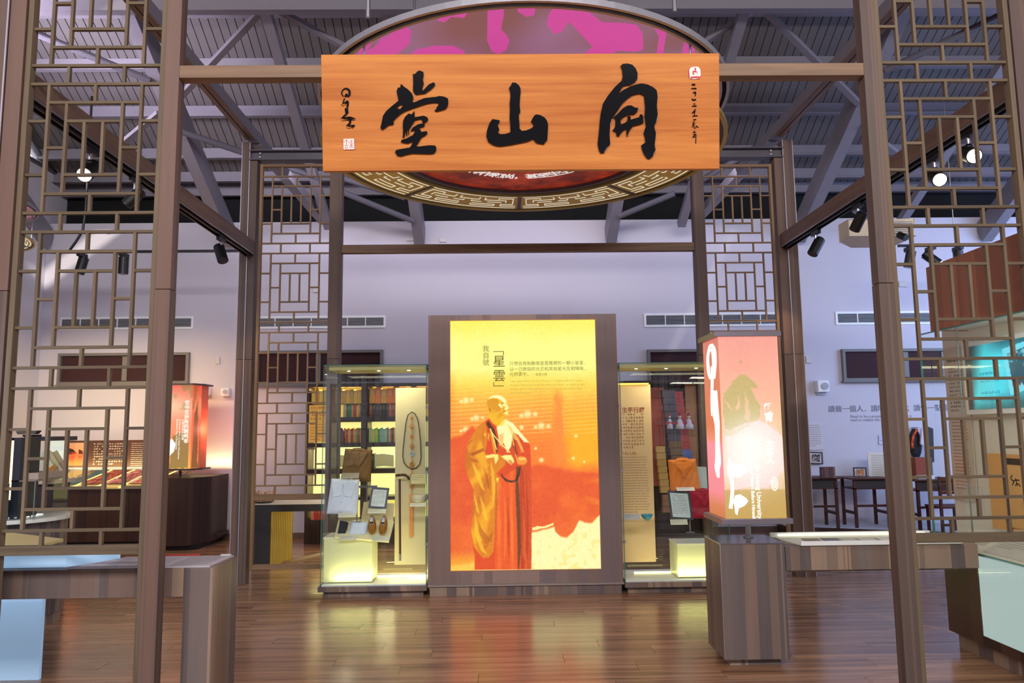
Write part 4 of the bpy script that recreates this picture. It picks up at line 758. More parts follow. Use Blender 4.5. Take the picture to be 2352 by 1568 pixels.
def pp(px, py, Y): return Vector(at(px, py, Y))
def board(name, lab, cat, pts, Y, th, m, **kw):      # upright flat board whose corners are given in the photograph at depth Y
    P_ = [(p[0], p[2]) for p in (pp(a, b, Y) for a, b in pts)]
    return obj(name, G().prism(P_[::-1] if sum((b[0]-a[0])*(b[1]+a[1]) for a, b in zip(P_, P_[1:]+P_[:1])) > 0 else P_, (0, Y, 0), (1, 0, 0), (0, 0, 1), th), m, None, lab, cat, **kw)
def garment(lab, cx, cz, Y, wd, ht, col, lean=.12, collar='lapel', group=None, seed=1, rot=0):
    """folded upper garment propped up: soft slab with a raised collar and a wrap front"""
    t = thing('folded_shirt', lab, 'garment', (cx, Y, cz-ht/2), group); m = flat(*col, .85, var=.10); r = random.Random(seed); ph = [r.uniform(0, 6) for _ in range(6)]
    ca, sa = math.cos(rot), math.sin(rot)
    def surf(u, v, k=0.0):
        x = (u-.5)*wd*(1-.07*v); z = (v-.5)*ht; e = min(1, 6*u, 6*(1-u), 8*v, 8*(1-v)); b = .032*math.sqrt(max(0, e))+.0045*math.sin(9*u+5*v*v+ph[0])*e+.003*math.sin(23*u-14*v+ph[1])*e+k
        y = -b+lean*(v-.5)*ht*2; return Vector((cx+x*ca-z*sa, Y+y, cz+x*sa+z*ca))
    g = G().grid(lambda u, v: surf(u, v), 36, 40); g.grid(lambda u, v: surf(1-u, v)+Vector((0, .05+(0 if 1 else 0), 0)) if 0 else Vector((surf(1-u, v).x, Y+lean*(v-.5)*ht*2+.02, surf(1-u, v).z)), 6, 6)
    obj('body', g, m, t, smooth=True)
    md = flat(*[int(c*.82) for c in col], .85, var=.1)  # darker cloth copy puts shade into neck, seams and creases
    def strip(pts, w_, k, name='collar', mm=m):
        g = G(); n = 14; L_ = []
        for i in range(n+1):
            q = i/n*(len(pts)-1); a = min(int(q), len(pts)-2); f_ = q-a; L_.append((pts[a][0]*(1-f_)+pts[a+1][0]*f_, pts[a][1]*(1-f_)+pts[a+1][1]*f_))
        o = stroke(L_, w_); h_ = len(L_); vs = []
        for i in range(h_): vs += [surf(*o[i], k), surf(*o[2*h_-1-i], k*.6)]
        for i in range(h_): vs += [surf(*o[i], -.004), surf(*o[2*h_-1-i], -.004)]
        fs = [(2*i, 2*i+2, 2*i+3, 2*i+1) for i in range(h_-1)]+[(2*i, 2*h_+2*i, 2*h_+2*i+2, 2*i+2) for i in range(h_-1)]+[(2*i+1, 2*i+3, 2*h_+2*i+3, 2*h_+2*i+1) for i in range(h_-1)]
        g.add(vs, fs); obj(name, g, mm, t, smooth=True)
    def patch(poly, k, name='collar', mm=m):
        n = len(poly); tri = tessellate_polygon([[Vector((a, b, 0)) for a, b in poly]]); fs = []
        for q in tri:
            A, B, C = (poly[i] for i in q); q = tuple(q) if (B[0]-A[0])*(C[1]-A[1])-(B[1]-A[1])*(C[0]-A[0]) > 0 else (q[0], q[2], q[1]); fs.append(q)
        fs += [((i+1) % n, i, i+n, (i+1) % n+n) for i in range(n)]
        obj(name, G().add([surf(*p, k) for p in poly]+[surf(*p, -.006) for p in poly], fs), mm, t, bevel=.002)
    if collar == 'lapel':
        patch([(.30, .97), (.68, .97), (.52, .62), (.46, .62)], .001, 'neck', md); patch([(.25, .965), (.74, .965), (.70, 1.03), (.50, 1.045), (.30, 1.03)], .004)
        patch([(.25, .98), (.34, .98), (.40, .50), (.18, .47), (.25, .78)], .010); patch([(.68, .99), (.78, .98), (.86, .88), (.62, .47), (.42, .55), (.60, .78)], .012)
        strip([(.52, .50), (.36, .30), (.16, .10)], .010, .004, 'seam', md); strip([(.86, .86), (.66, .46), (.40, .14)], .008, .004, 'seam', md)
    elif collar == 'shirt':
        patch([(.34, .95), (.62, .95), (.50, .82), (.46, .82)], .001, 'neck', md)
        patch([(.08, .88), (.20, .95), (.36, .98), (.47, .84), (.43, .54), (.20, .50)], .009); patch([(.60, .97), (.74, 1.02), (.92, .88), (.78, .50), (.54, .54), (.49, .84)], .009); strip([(.48, .80), (.48, .5), (.48, .03)], .07, .006, 'button_placket')
        for q in (.35, .08): obj('button', G().cyl(surf(.48, q, .009), surf(.48, q, .009)-Vector((0, .003, 0)), .007, 12), flat(196, 202, 220), t)
        for a_ in ([(.06, .45), (.25, .36), (.44, .36)], [(.08, .30), (.26, .30), (.44, .34)], [(.95, .45), (.74, .40), (.53, .36)], [(.94, .28), (.72, .30), (.53, .33)], [(.1, .12), (.3, .18), (.44, .14)]): strip(a_, .012, .003, 'crease', md)
    else:
        patch([(.30, .97), (.70, .97), (.56, .70), (.46, .70)], .001, 'neck', md); patch([(.24, .95), (.30, 1.04), (.50, 1.07), (.70, 1.04), (.77, .94), (.66, .97), (.34, .97)], .006)
        patch([(.23, .96), (.34, .97), (.50, .70), (.42, .60), (.26, .80)], .009); patch([(.77, .96), (.66, .97), (.50, .72), (.38, .52), (.46, .44), (.78, .80)], .011)
        strip([(.46, .46), (.62, .28), (.74, .04)], .010, .004, 'seam', md)
        for a_ in ([(.10, .40), (.30, .42), (.42, .50)], [(.08, .22), (.28, .30), (.42, .46)], [(.60, .34), (.74, .44), (.92, .50)]): strip(a_, .012, .003, 'crease', md)
    return t
c = lambda px, py, Y: at(px, py, Y)
x, _, z = c(820, 1068, 7.40); garment('folded brown shirt with wide lapels at the top of the left glass case', x, z, 7.40, .285, .305, (124, 92, 50), group=None, seed=3, rot=-.05)
x, _, z = c(789, 1140, 7.24); garment('folded white button shirt in the left glass case', x, z, 7.24, .285, .32, (222, 230, 246), collar='shirt', seed=5, rot=-.04)
x, _, z = c(1571, 1092, 7.36); garment('folded orange shirt in the right glass case', x, z, 7.36, .29, .31, (236, 132, 46), collar='round', seed=8, rot=.03)
x, _, z = c(1618, 1158, 7.24); garment('crimson folded cloth with an orange cord beside the framed letter, right glass case', x, z, 7.26, .30, .26, (168, 22, 50), collar='none', seed=9)
for lab, px, py, Y in (('steel stand under the white shirt, left case', 817, 1183, 7.2), ('tall steel stand in the right case above the frosted pedestal', 1588, 1195, 7.3)):
    x, _, z = c(px, py, Y); zz = .66 if 'white' in lab else .50
    obj('stand', G().cyl((x, Y+.06, zz), (x, Y+.06, z+.12), .007, 10).box(x-.04, x+.04, Y+.03, Y+.09, zz-.004, zz), M['alu'], None, lab, 'stand')
x, _, z = c(840, 1085, 7.44); obj('stand', G().cyl((x, 7.52, .112), (x, 7.52, z), .007, 10).box(x-.1, x+.1, 7.50, 7.53, z-.15, z-.13), M['alu'], None, 'tall steel stand behind the brown shirt, left case', 'stand')
# pair of shoes
def shoe(px, py, lab, a):
    Y = 7.22; c0 = pp(px, py, Y); t = thing('cloth_shoe', lab, 'shoe', c0, 'pair of brown cloth shoes'); T = Matrix.Rotation(math.radians(-52), 3, 'X')@Matrix.Rotation(a, 3, 'Z') if 0 else Matrix.Rotation(math.radians(58), 3, 'X')@Matrix.Rotation(a, 3, 'Z')
    def outl(q, k=1.0): y = math.cos(q); x_ = math.sin(q); return x_*(.038+.008*y*-1)*k, y*.098*k
    sole = [outl(2*math.pi*i/28) for i in range(28)]; U = T@Vector((1, 0, 0)); V = T@Vector((0, 1, 0)); Nn = U.cross(V)
    obj('sole', G().prism(sole[::-1], c0, U, V, .012) if False else G().prism([s_ for s_ in sole[::-1]], c0, U, V, .014), flat(206, 204, 214), t)
    um = flat(168, 112, 34, .8, var=.12); vs = []; fs = []; n = 28; m_ = 7
    for j in range(m_+1):
        q = j/m_
        for i in range(n):
            th = 2*math.pi*i/n; x_, y_ = outl(th, 1-.0*q); toe = .5-.5*math.cos(th); k = 1-.55*q if toe < .45 else 1-q*(.55+.45*min(1, (toe-.45)/.3))
            hh = .014+.052*math.sin(min(1, q*1.1)*math.pi/2)*(1 if toe < .45 else 1-.25*q); p = c0+U*(x_*k)+V*((y_+.02)*k-.02 if toe >= .45 else (y_-.03)*k+.03)+Nn*hh; vs.append(p)
    for j in range(m_):
        for i in range(n): fs.append((j*n+i, j*n+(i+1) % n, (j+1)*n+(i+1) % n, (j+1)*n+i))
    obj('upper', G().add(vs, fs), um, t, smooth=True)
    lin_ = [outl(2*math.pi*i/20, .62) for i in range(20)]; obj('lining', G().prism([(a_, b_*.55+.042) for a_, b_ in lin_[::-1]], c0+Nn*.05, U, V, .006), flat(196, 204, 214), t)
    obj('seam', G().bar(c0+V*-.01+Nn*.066, c0+V*-.085+Nn*.035, .004, .004), flat(96, 62, 22), t)
shoe(855, 1206, 'left brown cloth shoe of the pair on the tilted shelf', .12); shoe(881, 1207, 'right brown cloth shoe of the pair on the tilted shelf', -.05)
# tilted cream shelf and small things on it
A, B, C_, D_ = pp(768, 1232, 7.10), pp(893, 1243, 7.10), pp(905, 1196, 7.42), pp(778, 1190, 7.42)
obj('tilted_shelf', G().add([A, B, C_, D_]+[p+Vector((0, .012, -.014)) for p in (A, B, C_, D_)], [(0, 1, 2, 3), (7, 6, 5, 4), (0, 4, 5, 1), (1, 5, 6, 2), (2, 6, 7, 3), (3, 7, 4, 0)]), flat(228, 220, 176), None, 'cream tilted shelf carrying the shoes in the left glass case', 'shelf')
board('cream_board', 'cream upright board behind the framed letter, left glass case', 'board', [(829, 1198), (903, 1198), (906, 1156), (836, 1152)], 7.46, .012, M['cream'])
def cloth(lab, px0, py0, px1, py1, Y, col, name='folded_cloth'):
    a, b = pp(px0, py1, Y), pp(px1, py0, Y); wd, ht = b.x-a.x, b.z-a.z
    def s_(u, v): e = min(1, 7*u, 7*(1-u), 7*v, 7*(1-v)); return Vector((a.x+wd*(u+.08*v), Y-.03*math.sqrt(max(e, 0))-.003*math.sin(8*v+6*u)+v*ht*.7, a.z+ht*v*(1-.12*u)))
    obj(name, G().grid(s_, 16, 14).grid(lambda u, v: s_(1-u, v)+Vector((0, .02, -.01)), 4, 4), flat(*col, .85, var=.1), None, lab, 'cloth', smooth=True)
cloth('folded pale blue white cloth beside the brown shoes', 800, 1198, 840, 1229, 7.17, (210, 222, 238))
cloth('folded black socks at the left end of the tilted shelf', 775, 1197, 794, 1226, 7.17, (26, 30, 40), 'socks')
def framed(lab, pts, Y, paper, fr=(30, 34, 50), rows=10, fw=.018, cjk=True, cell=.012, seed=1, lean=.05, col=(120, 124, 130)):
    P_ = [pp(a, b, Y) for a, b in pts]   # bl, br, tr, tl
    for i in (2, 3): P_[i] = P_[i]+Vector((0, lean, 0))
    O = P_[0]; U = (P_[1]-P_[0]); V = (P_[3]-P_[0]); wd, ht = U.length, V.length; Un, Vn = U.normalized(), V.normalized(); N_ = Un.cross(Vn)
    t = thing('framed_letter', lab, 'picture frame', (O+P_[1])/2)
    obj('frame', G().prism([[(0, 0), (wd, 0), (wd, ht), (0, ht)], [(fw, fw), (fw, ht-fw), (wd-fw, ht-fw), (wd-fw, fw)]], O, Un, Vn, .014), flat(*fr, .4), t)
    obj('paper', G().prism([(fw, fw), (wd-fw, fw), (wd-fw, ht-fw), (fw, ht-fw)], O, Un, Vn, .004), flat(*paper, .6), t)
    if rows: glyph_rows(t, O+Un*(fw+.2*(wd-2*fw)*.4)+Vn*(ht-fw-.02)+N_*.0048, Un, Vn, (wd-2*fw)*.84, (ht-2*fw)*.8, rows, flat(*col), cell, .5, cjk, seed)
    return t
framed('dark framed handwritten letter above the brown shoes, left glass case', [(846, 1166), (887, 1169), (893, 1121), (852, 1119)], 7.26, (222, 232, 226))
framed('dark framed letter under the orange shirt, right glass case', [(1541, 1191), (1592, 1194), (1588, 1129), (1535, 1127)], 7.22, (220, 236, 236), fr=(36, 50, 60), rows=12)
board('white_card', 'white page behind the orange shirt, right glass case', 'card', [(1605, 1128), (1625, 1128), (1622, 1072), (1598, 1071)], 7.44, .006, flat(214, 230, 226))
def card(lab, px0, py0, px1, py1, Y, col=(214, 212, 190)):
    a, b = pp(px0, py1, Y), pp(px1, py0, Y); t = obj('label_card', G().add([a, (b.x, Y, a.z), (b.x, Y+.03, b.z), (a.x, Y+.03, b.z), a+Vector((0, .003, 0)), (b.x, Y+.003, a.z), (b.x, Y+.033, b.z), (a.x, Y+.033, b.z)], [(0, 1, 2, 3), (7, 6, 5, 4), (0, 4, 5, 1), (1, 5, 6, 2), (2, 6, 7, 3), (3, 7, 4, 0)]), flat(*col, .5), None, lab, 'label')
    U = Vector((b.x-a.x, 0, 0)); V = Vector((0, .03, b.z-a.z)); glyph_rows(t, Vector(a)+U*.05+V*.9+Vector((0, -.001, 0)), U, V, U.length*.7, V.length*.6, 3, flat(130, 126, 100), .008, .5, False, 3)
card('clear label card under the brown shirt', 784, 1086, 824, 1099, 7.22, (170, 160, 140)); card('label card under the white shirt', 776, 1178, 817, 1188, 7.12); card('label card at the left front of the tilted shelf', 777, 1230, 818, 1241, 7.08); card('label card at the front of the shoes', 854, 1232, 893, 1243, 7.08)
card('label card under the framed letter in the left case', 845, 1169, 886, 1179, 7.2); card('label card on the orange shirt', 1555, 1119, 1596, 1127, 7.22, (226, 220, 220)); card('label card under the framed letter in the right case', 1541, 1193, 1580, 1205, 7.16); card('label card beside the pale bowl', 941, 1155, 978, 1163, 7.14)
card('clear label card beside the blue bowl', 1434, 1180, 1470, 1193, 7.16, (180, 178, 180)); card('clear label card beside the tassel', 944, 1089, 980, 1111, 7.42, (220, 210, 150))
# hanging cream panel with beads and knotted tassel, cane, bowl
hp = pp(906, 1297, 7.52); hq = pp(980, 890, 7.52); obj('cream_backdrop', G().box(hp.x, hq.x-.01, 7.52, 7.535, hp.z, hq.z), M['cream'], None, 'tall cream panel with beads hung in the left glass case', 'panel')
bd = [(946, 946), (937, 953), (933, 968), (929, 1000), (926, 1030), (925, 1048), (928, 1062), (935, 1071), (946, 1077), (956, 1074), (964, 1066), (967, 1050), (966, 1020), (963, 985), (959, 962), (953, 950)]
g = G(); n = 104; P_ = [pp(*q, 7.50) for q in bd]; P_.append(P_[0]); cl = [0]
for a, b in zip(P_, P_[1:]): cl.append(cl[-1]+(b-a).length)
for i in range(n):
    d_ = cl[-1]*i/n; k_ = max(j_ for j_ in range(len(bd)) if cl[j_] <= d_); f_ = (d_-cl[k_])/(cl[k_+1]-cl[k_]); g.sphere(P_[k_].lerp(P_[k_+1], f_), .0062, n=8, m=5)
obj('bead_necklace', g, flat(60, 40, 24, .3), None, 'long dark wooden bead necklace hung on the cream panel', 'necklace', smooth=True)
t = thing('knotted_tassel', 'orange knotted cord tassel with a pale jade ring inside the bead necklace', 'tassel', pp(946, 1230, 7.5)); cord = flat(206, 140, 66, .8)
obj('cord', G().cyl(pp(946, 952, 7.5), pp(946, 1135, 7.5), .0025, 6), cord, t)
for py, r in ((961, .012), (980, .022), (1025, .022), (1068, .022), (1091, .016), (1116, .022)):
    g = G()
    for k in range(6): q = k*math.pi/3; p0 = pp(946, py, 7.5); g.tube([p0, p0+Vector((r*math.cos(q-.3), 0, r*math.sin(q-.3))), p0+Vector((r*1.35*math.cos(q), 0, r*1.35*math.sin(q))), p0+Vector((r*math.cos(q+.3), 0, r*math.sin(q+.3))), p0], .0022, 5)
    g.sphere(pp(946, py, 7.5), r*.4, n=8, m=6); obj('flower_knot', g, cord, t)
for py in (1003, 1064): p0 = pp(946, py, 7.497); obj('diamond_knot', G().prism([[(0, -.03), (.022, 0), (0, .03), (-.022, 0)], [(0, -.012), (-.009, 0), (0, .012), (.009, 0)]], p0, (1, 0, 0), (0, 0, 1), .008), cord, t)
g = G(); p0 = pp(946, 1042, 7.5); g.lathe([(.008, -.003), (.024, -.003), (.024, .003), (.008, .003)], p0, 24, True, Matrix.Rotation(math.pi/2, 3, 'X')); obj('jade_ring', g, flat(176, 196, 202, .25), t, label='pale jade ring')
a, b = pp(940, 1233, 7.5), pp(948, 1135, 7.5); obj('fringe', G().box(a.x, b.x+.004, 7.495, 7.505, a.z, b.z), flat(230, 156, 84, .9), t)
t = thing('walking_cane', 'dark wooden walking cane with curved handle leaning in the left glass case', 'cane', pp(918, 1287, 7.34)); cw = flat(84, 48, 36, .35, var=.2)
obj('shaft', G().cyl(pp(919, 1272, 7.34), pp(918, 1100, 7.40), .011, 12), cw, t); obj('handle', G().tube([pp(x_, y_, 7.4) for x_, y_ in ((909, 1092), (916, 1091), (926, 1090), (934, 1092), (939, 1098))], .013, 10).sphere(pp(939, 1099, 7.4), .014, n=10, m=8), cw, t, smooth=True); obj('ferrule', G().cyl(pp(919, 1287, 7.34), pp(919, 1272, 7.34), .012, 12), M['alu'], t)
obj('pale_bowl', G().lathe([(.001, 0), (.04, 0), (.072, .018), (.08, .04), (.066, .068), (.05, .078), (.046, .076), (.06, .06), (.07, .04), (.06, .022), (.001, .012)], pp(963, 1154, 7.30), 32), flat(206, 198, 168, .3), None, 'rounded pale grey bowl on a glass ledge, left case', 'bowl', smooth=True)
obj('glass_ledge', G().box(pp(940, 1155, 7.3).x, -.70, 7.2, 7.4, pp(963, 1155, 7.3).z-.008, pp(963, 1155, 7.3).z-.001), clear, None, 'clear ledge under the pale bowl', 'ledge')
bw = pp(1486, 1193, 7.30); obj('blue_bowl', G().lathe([(.001, 0), (.022, 0), (.045, .02), (.058, .05), (.055, .05), (.042, .023), (.001, .008)], bw, 32), flat(70, 150, 176, .2), None, 'small blue glass bowl on a clear ledge, right case', 'bowl', smooth=True)
obj('glass_ledge', G().box(1.14, bw.x+.09, 7.2, 7.4, bw.z-.009, bw.z-.001), clear, None, 'clear ledge under the blue bowl', 'ledge')
# text banner in the right case
ba, bb = pp(1431, 1291, 7.54), pp(1507, 1291, 7.54); zt = az(883, 7.54, 1470)
tb = thing('text_banner', 'cream text banner hanging in the right glass case', 'banner', ((ba.x+bb.x)/2, 7.54, ba.z)); obj('sheet', G().box(ba.x, bb.x, 7.54, 7.552, ba.z, zt), flat(236, 200, 150, .6), tb)
obj('light_strip', G().box(ba.x, bb.x-.02, 7.52, 7.54, zt, zt+.015), emit('amber_strip', (255, 214, 90), 2), tb)
text('生平行誼', .058, (ax(1428, 7.54, 945), 7.537, az(946, 7.54, 1430)), tb, flat(170, 84, 60), bold=.0008); glyph_rows(tb, (ba.x+.005, 7.538, az(949, 7.54, 1430)), (1, 0, 0), (0, 0, 1), bb.x-ba.x-.06, .36, 11, flat(178, 122, 92), .027, .6, True, 5)
text('His Life', .045, (ax(1430, 7.54, 1043), 7.537, az(1044, 7.54, 1430)), tb, flat(190, 130, 90)); glyph_rows(tb, (ba.x+.005, 7.538, az(1048, 7.54, 1430)), (1, 0, 0), (0, 0, 1), bb.x-ba.x-.05, .56, 22, flat(186, 140, 104), .022, .6, False, 6)

# ------------------------------------------------------------------ lit bookcase behind the left case
YS = 10.35; bk = thing('lit_bookcase', 'tall dark bookcase with glowing yellow niches behind the left glass case', 'bookcase', (-1.8, YS, 0))
dk = wood('bookcase_dark', (46, 34, 34), (70, 54, 50), 'Z', .4)
bx0, bx1 = ax(703, YS, 1000), ax(990, YS, 1000); ztop = az(880, YS, 850); YBK = YS+.34
xs = [bx0, ax(762, YS), ax(843, YS), bx1]; zr = [az(v, YS, 850) for v in (1193, 1147, 1092, 1087, 1030, 1021, 968, 960, 887)]
bays = [(ax(708, YS), ax(829, YS)), (ax(844, YS), bx1-.03)]
rowz = [(az(1193, YS, 850), az(1148, YS, 850)), (az(1140, YS, 850), az(1087, YS, 850)), (az(1076, YS, 850), az(1026, YS, 850)), (az(1016, YS, 850), az(968, YS, 850)), (az(957, YS, 850), az(888, YS, 850))]
obj('back_panel', G().box(bx0, bx1, YBK, YBK+.02, 0, ztop), dk, bk)
for x in (bx0, bays[0][1], bx1-.03):
    w_ = bays[1][0]-bays[0][1] if x == bays[0][1] else .03; obj('upright', G().box(x, x+w_, YS, YBK, .0, ztop), dk, bk)
zs = [.0]+[v for ab in rowz for v in ab]+[ztop]
for i in range(0, len(zs), 2): obj('shelf_board', G().box(bx0+.03, bx1-.03, YS+.003, YBK, zs[i], zs[i+1]), dk, bk)
lit = [emit('niche_light_%d' % i, c_, s_) for i, (c_, s_) in enumerate((((255, 232, 120), 1.0), ((255, 246, 150), 1.2), ((255, 250, 165), 1.2), ((255, 236, 140), 1.05), ((255, 190, 70), .9)))]
for i, (a, b) in enumerate(rowz):
    for x0_, x1_ in bays: obj('niche_light_panel', G().box(x0_, x1_, YBK-.01, YBK-.002, a, b), lit[i], bk)
for a, b in rowz[1:]:
    for x0_, x1_ in bays: area('niche_lamp', ((x0_+x1_)/2, YS+.16, b-.015), ((x0_+x1_)/2, YS+.16, 0), (x1_-x0_)*.9, .1, 7, (1, .86, .45))
def book(x, w_, h, z, col, lab, grp, Y=YS+.06, d=.18):
    t = thing('book', lab, 'book', (x+w_/2, Y, z), grp); obj('cover', G().box(x, x+w_-.002, Y, Y+d, z+.0005, z+h), flat(*col, .5, var=.02), t)
    obj('spine_label', G().box(x+w_*.2, x+w_*.8, Y-.001, Y-.0002, z+h*.55, z+h*.85), flat(*[min(255, int(c_*.7+70)) for c_ in col]), t)
CN = {'amber': (214, 150, 50), 'yellow': (230, 186, 76), 'orange': (226, 116, 44), 'gold': (206, 160, 70), 'green': (36, 122, 78), 'dark green': (52, 96, 52), 'red': (190, 46, 36), 'brown': (128, 66, 34), 'dark brown': (70, 44, 32), 'black': (34, 30, 28), 'lime': (150, 184, 70), 'pale blue': (134, 176, 200), 'rust': (170, 74, 36), 'pale green': (170, 196, 130), 'grey': (120, 110, 100), 'teal': (44, 130, 110), 'pink': (214, 120, 100)}
ORD = ['first', 'second', 'third', 'fourth', 'fifth', 'sixth', 'seventh', 'eighth', 'ninth', 'tenth', 'eleventh', 'twelfth', 'thirteenth', 'fourteenth', 'fifteenth', 'sixteenth', 'seventeenth', 'eighteenth']
def row(x0_, x1_, z, names, hs, where, grp):
    w_ = (x1_-x0_)/len(names)
    for i, nme in enumerate(names): book(x0_+w_*i, w_, hs*(1+.05*math.sin(i*2.1)), z, CN[nme], '%s book, %s from the left %s' % (nme, ORD[i], where), grp)
B0_, B1_ = bays; X_ = lambda px: ax(px, YS, 950); r5 = rowz[4][0]; hi = rowz[4][1]-r5
row(X_(786), B0_[1]-.005, r5, ['pale blue', 'amber', 'dark green', 'green', 'green', 'amber', 'rust', 'red', 'yellow', 'gold', 'grey'], hi*.43, 'in the top niche behind the brown shirt', 'small books in the top left niche')
row(B1_[0]+.01, X_(906), r5, ['brown', 'dark brown', 'black', 'dark brown', 'black', 'black', 'rust', 'brown'], hi*.43, 'in the top right niche, lower row', 'dark books in the top right niche')
sh = lambda x0_, x1_, z, lab: obj('book_ledge', G().box(x0_, x1_, YS+.05, YS+.3, z-.006, z), dk, bk)
zz = r5+hi*.45; sh(B0_[0], B0_[1], zz, ''); sh(B1_[0], B1_[1], zz, '')
row(B0_[0]+.02, B0_[1]-.01, zz, ['yellow', 'amber', 'yellow', 'gold', 'amber', 'orange', 'gold', 'yellow', 'amber', 'yellow', 'gold', 'yellow', 'yellow'], hi*.46, 'in the top niche, upper row', 'tall yellow volumes in the top left niche')
row(B1_[0]+.01, B1_[1]-.02, zz, ['amber', 'orange', 'gold', 'orange', 'orange', 'orange', 'amber', 'orange', 'amber', 'orange'], hi*.5, 'in the top right niche, upper row', 'tall orange volumes in the top right niche')
r4 = rowz[3][0]; h4 = rowz[3][1]-r4
row(X_(786), B0_[1]-.01, r4, ['rust', 'amber', 'rust', 'red', 'yellow', 'orange', 'brown', 'orange', 'lime', 'orange', 'teal', 'rust', 'gold'], h4*.68, 'in the second niche from the top, left', 'orange and red books in the second niche')
row(X_(846), X_(904), r4, ['pale green', 'pale green', 'yellow', 'lime', 'lime', 'green', 'lime', 'pale blue', 'pale blue', 'pale green', 'grey', 'pale green', 'red', 'dark brown'], h4*.68, 'in the second niche from the top, right', 'green and blue series in the second niche')
row(X_(716), X_(776), rowz[0][0], ['pink', 'red', 'rust', 'red', 'orange', 'red', 'rust', 'red'], .16, 'in the lowest niche', 'red books in the lowest niche')
h3 = rowz[2]; a, b = pp(852, 1072, YS+.1), pp(855, 1040, YS+.1); book(a.x, .05, .2, h3[0], (44, 52, 44), 'dark slim book standing beside the brown shirt in the third niche', None)
a = pp(858, 1072, YS+.12); obj('open_book', G().prism([(0, 0), (.14, .012), (.28, 0), (.28, .16), (.14, .18), (0, .17)], a, (1, 0, 0), (0, 0, 1), .02), flat(240, 232, 176), None, 'large cream open book in the third niche, right', 'book')
a = pp(776, 1072, YS+.1); obj('open_book', G().prism([(0, 0), (.12, 0), (.13, .15), (0, .17)], a, (1, 0, 0), (0, 0, 1), .02), flat(240, 226, 150), None, 'cream booklet in the third niche behind the glass edge', 'book')
a = pp(770, 1072, YS-.02); obj('bookend_figure', G().lathe([(.001, 0), (.05, 0), (.055, .05), (.045, .11), (.05, .14), (.045, .18), (.02, .21), (.001, .21)], pp(783, 1018, YS+.03), 20), flat(92, 40, 26, .4), None, 'brown rounded figure standing left of the rust books', 'figurine', smooth=True)
tp = thing('yellow_text_sheet', 'yellow printed text sheet at the left end of the bookcase', 'sheet', pp(725, 1016, YS-.01)); a, b = pp(709, 1016, YS-.01), pp(762, 930, YS-.01); obj('sheet', G().box(a.x, b.x, YS-.012, YS-.004, a.z, b.z), flat(244, 190, 90), tp)
glyph_rows(tp, (a.x+.02, YS-.0135, b.z-.02), (1, 0, 0), (0, 0, 1), .28, .2, 4, flat(200, 110, 50), .035, .5, True, 8); glyph_rows(tp, (a.x+.02, YS-.0135, b.z-.25), (1, 0, 0), (0, 0, 1), .28, .24, 6, flat(200, 110, 50), .03, .5, False, 9)
# the shelf unit behind the right case: red panel, stepped stack of blocks, tassel dolls
ru = thing('stepped_display', 'dark cabinet behind the right glass case with a red back and stepped blocks', 'cabinet', (2.1, 10.3, 0)); Y = 10.45
a, b = pp(1498, 1195, Y), pp(1612, 880, Y); obj('back', G().box(a.x-.4, b.x+.05, Y+.1, Y+.12, .05, b.z), dk, ru); obj('red_panel', G().box(a.x-.35, pp(1525, 900, Y).x, Y+.02, Y+.06, .7, b.z-.05), flat(170, 74, 56), ru)
obj('side_board', G().box(pp(1600, 900, Y).x, pp(1606, 900, Y).x, Y-.1, Y+.1, .05, b.z), dk, ru); obj('top_board', G().box(a.x-.4, b.x+.05, Y-.1, Y+.1, b.z, b.z+.04), dk, ru); obj('tan_panel', G().box(pp(1575, 900, Y).x, pp(1600, 900, Y).x, Y+.04, Y+.08, .5, b.z), flat(214, 160, 120), ru)
for i in range(16):
    z = .42+.1*i; s_ = i*.0; xo = pp(1548-i*1.7, 1000, Y).x
    obj('step_block', G().box(xo, xo+.17, Y-.06, Y+.06, z, z+.096), flat(*((132, 96, 52) if i < 9 else (92, 78, 84)), .6), ru); obj('step_block', G().box(xo+.172, xo+.29, Y-.07+i*.002, Y+.05, z-.02, z+.076), flat(*((104, 116, 178) if i < 8 else (190, 66, 60)), .6), ru)
for i in range(7): z = .62+.09*i; xo = pp(1510-i*1.2, 1000, Y).x; obj('step_block', G().box(xo, xo+.12, Y-.1, Y, z, z+.086), flat(222, 170, 84), ru)
for i in range(3): z = .36+.08*i; xo = pp(1513, 1000, Y).x; obj('step_block', G().box(xo, xo+.16, Y-.12, Y, z, z+.076), flat(170, 120, 84), ru)
for px, lab in ((1539, 'small white and red doll behind the right glass case, leftmost'), (1562, 'small white and red doll behind the right glass case, middle one'), (1583, 'small white and red doll behind the right glass case, rightmost')):
    p0 = pp(px, 985, 10.2); s_ = .7 if px < 1550 else 1; t = thing('doll', lab, 'doll', p0, 'dolls behind the right glass case')
    obj('robe', G().lathe([(.001, 0), (.06*s_, 0), (.055*s_, .05), (.03*s_, .12), (.012, .14)], p0, 16), flat(224, 214, 222), t, smooth=True); obj('head', G().sphere(p0+Vector((0, 0, .165)), .024*s_, n=12, m=8), flat(236, 214, 200), t, smooth=True)
    obj('sleeve', G().bar(p0+Vector((-.06, -.02, .08)), p0+Vector((.06, -.02, .08)), .02, .03), flat(190, 40, 60), t); obj('hat', G().lathe([(.026*s_, 0), (.02, .02), (.001, .04)], p0+Vector((0, 0, .18)), 12), flat(170, 40, 50), t)
    obj('doll_stand', G().box(p0.x-.05, p0.x+.05, 10.19, Y-.06, p0.z-.01, p0.z-.001), clear, t)
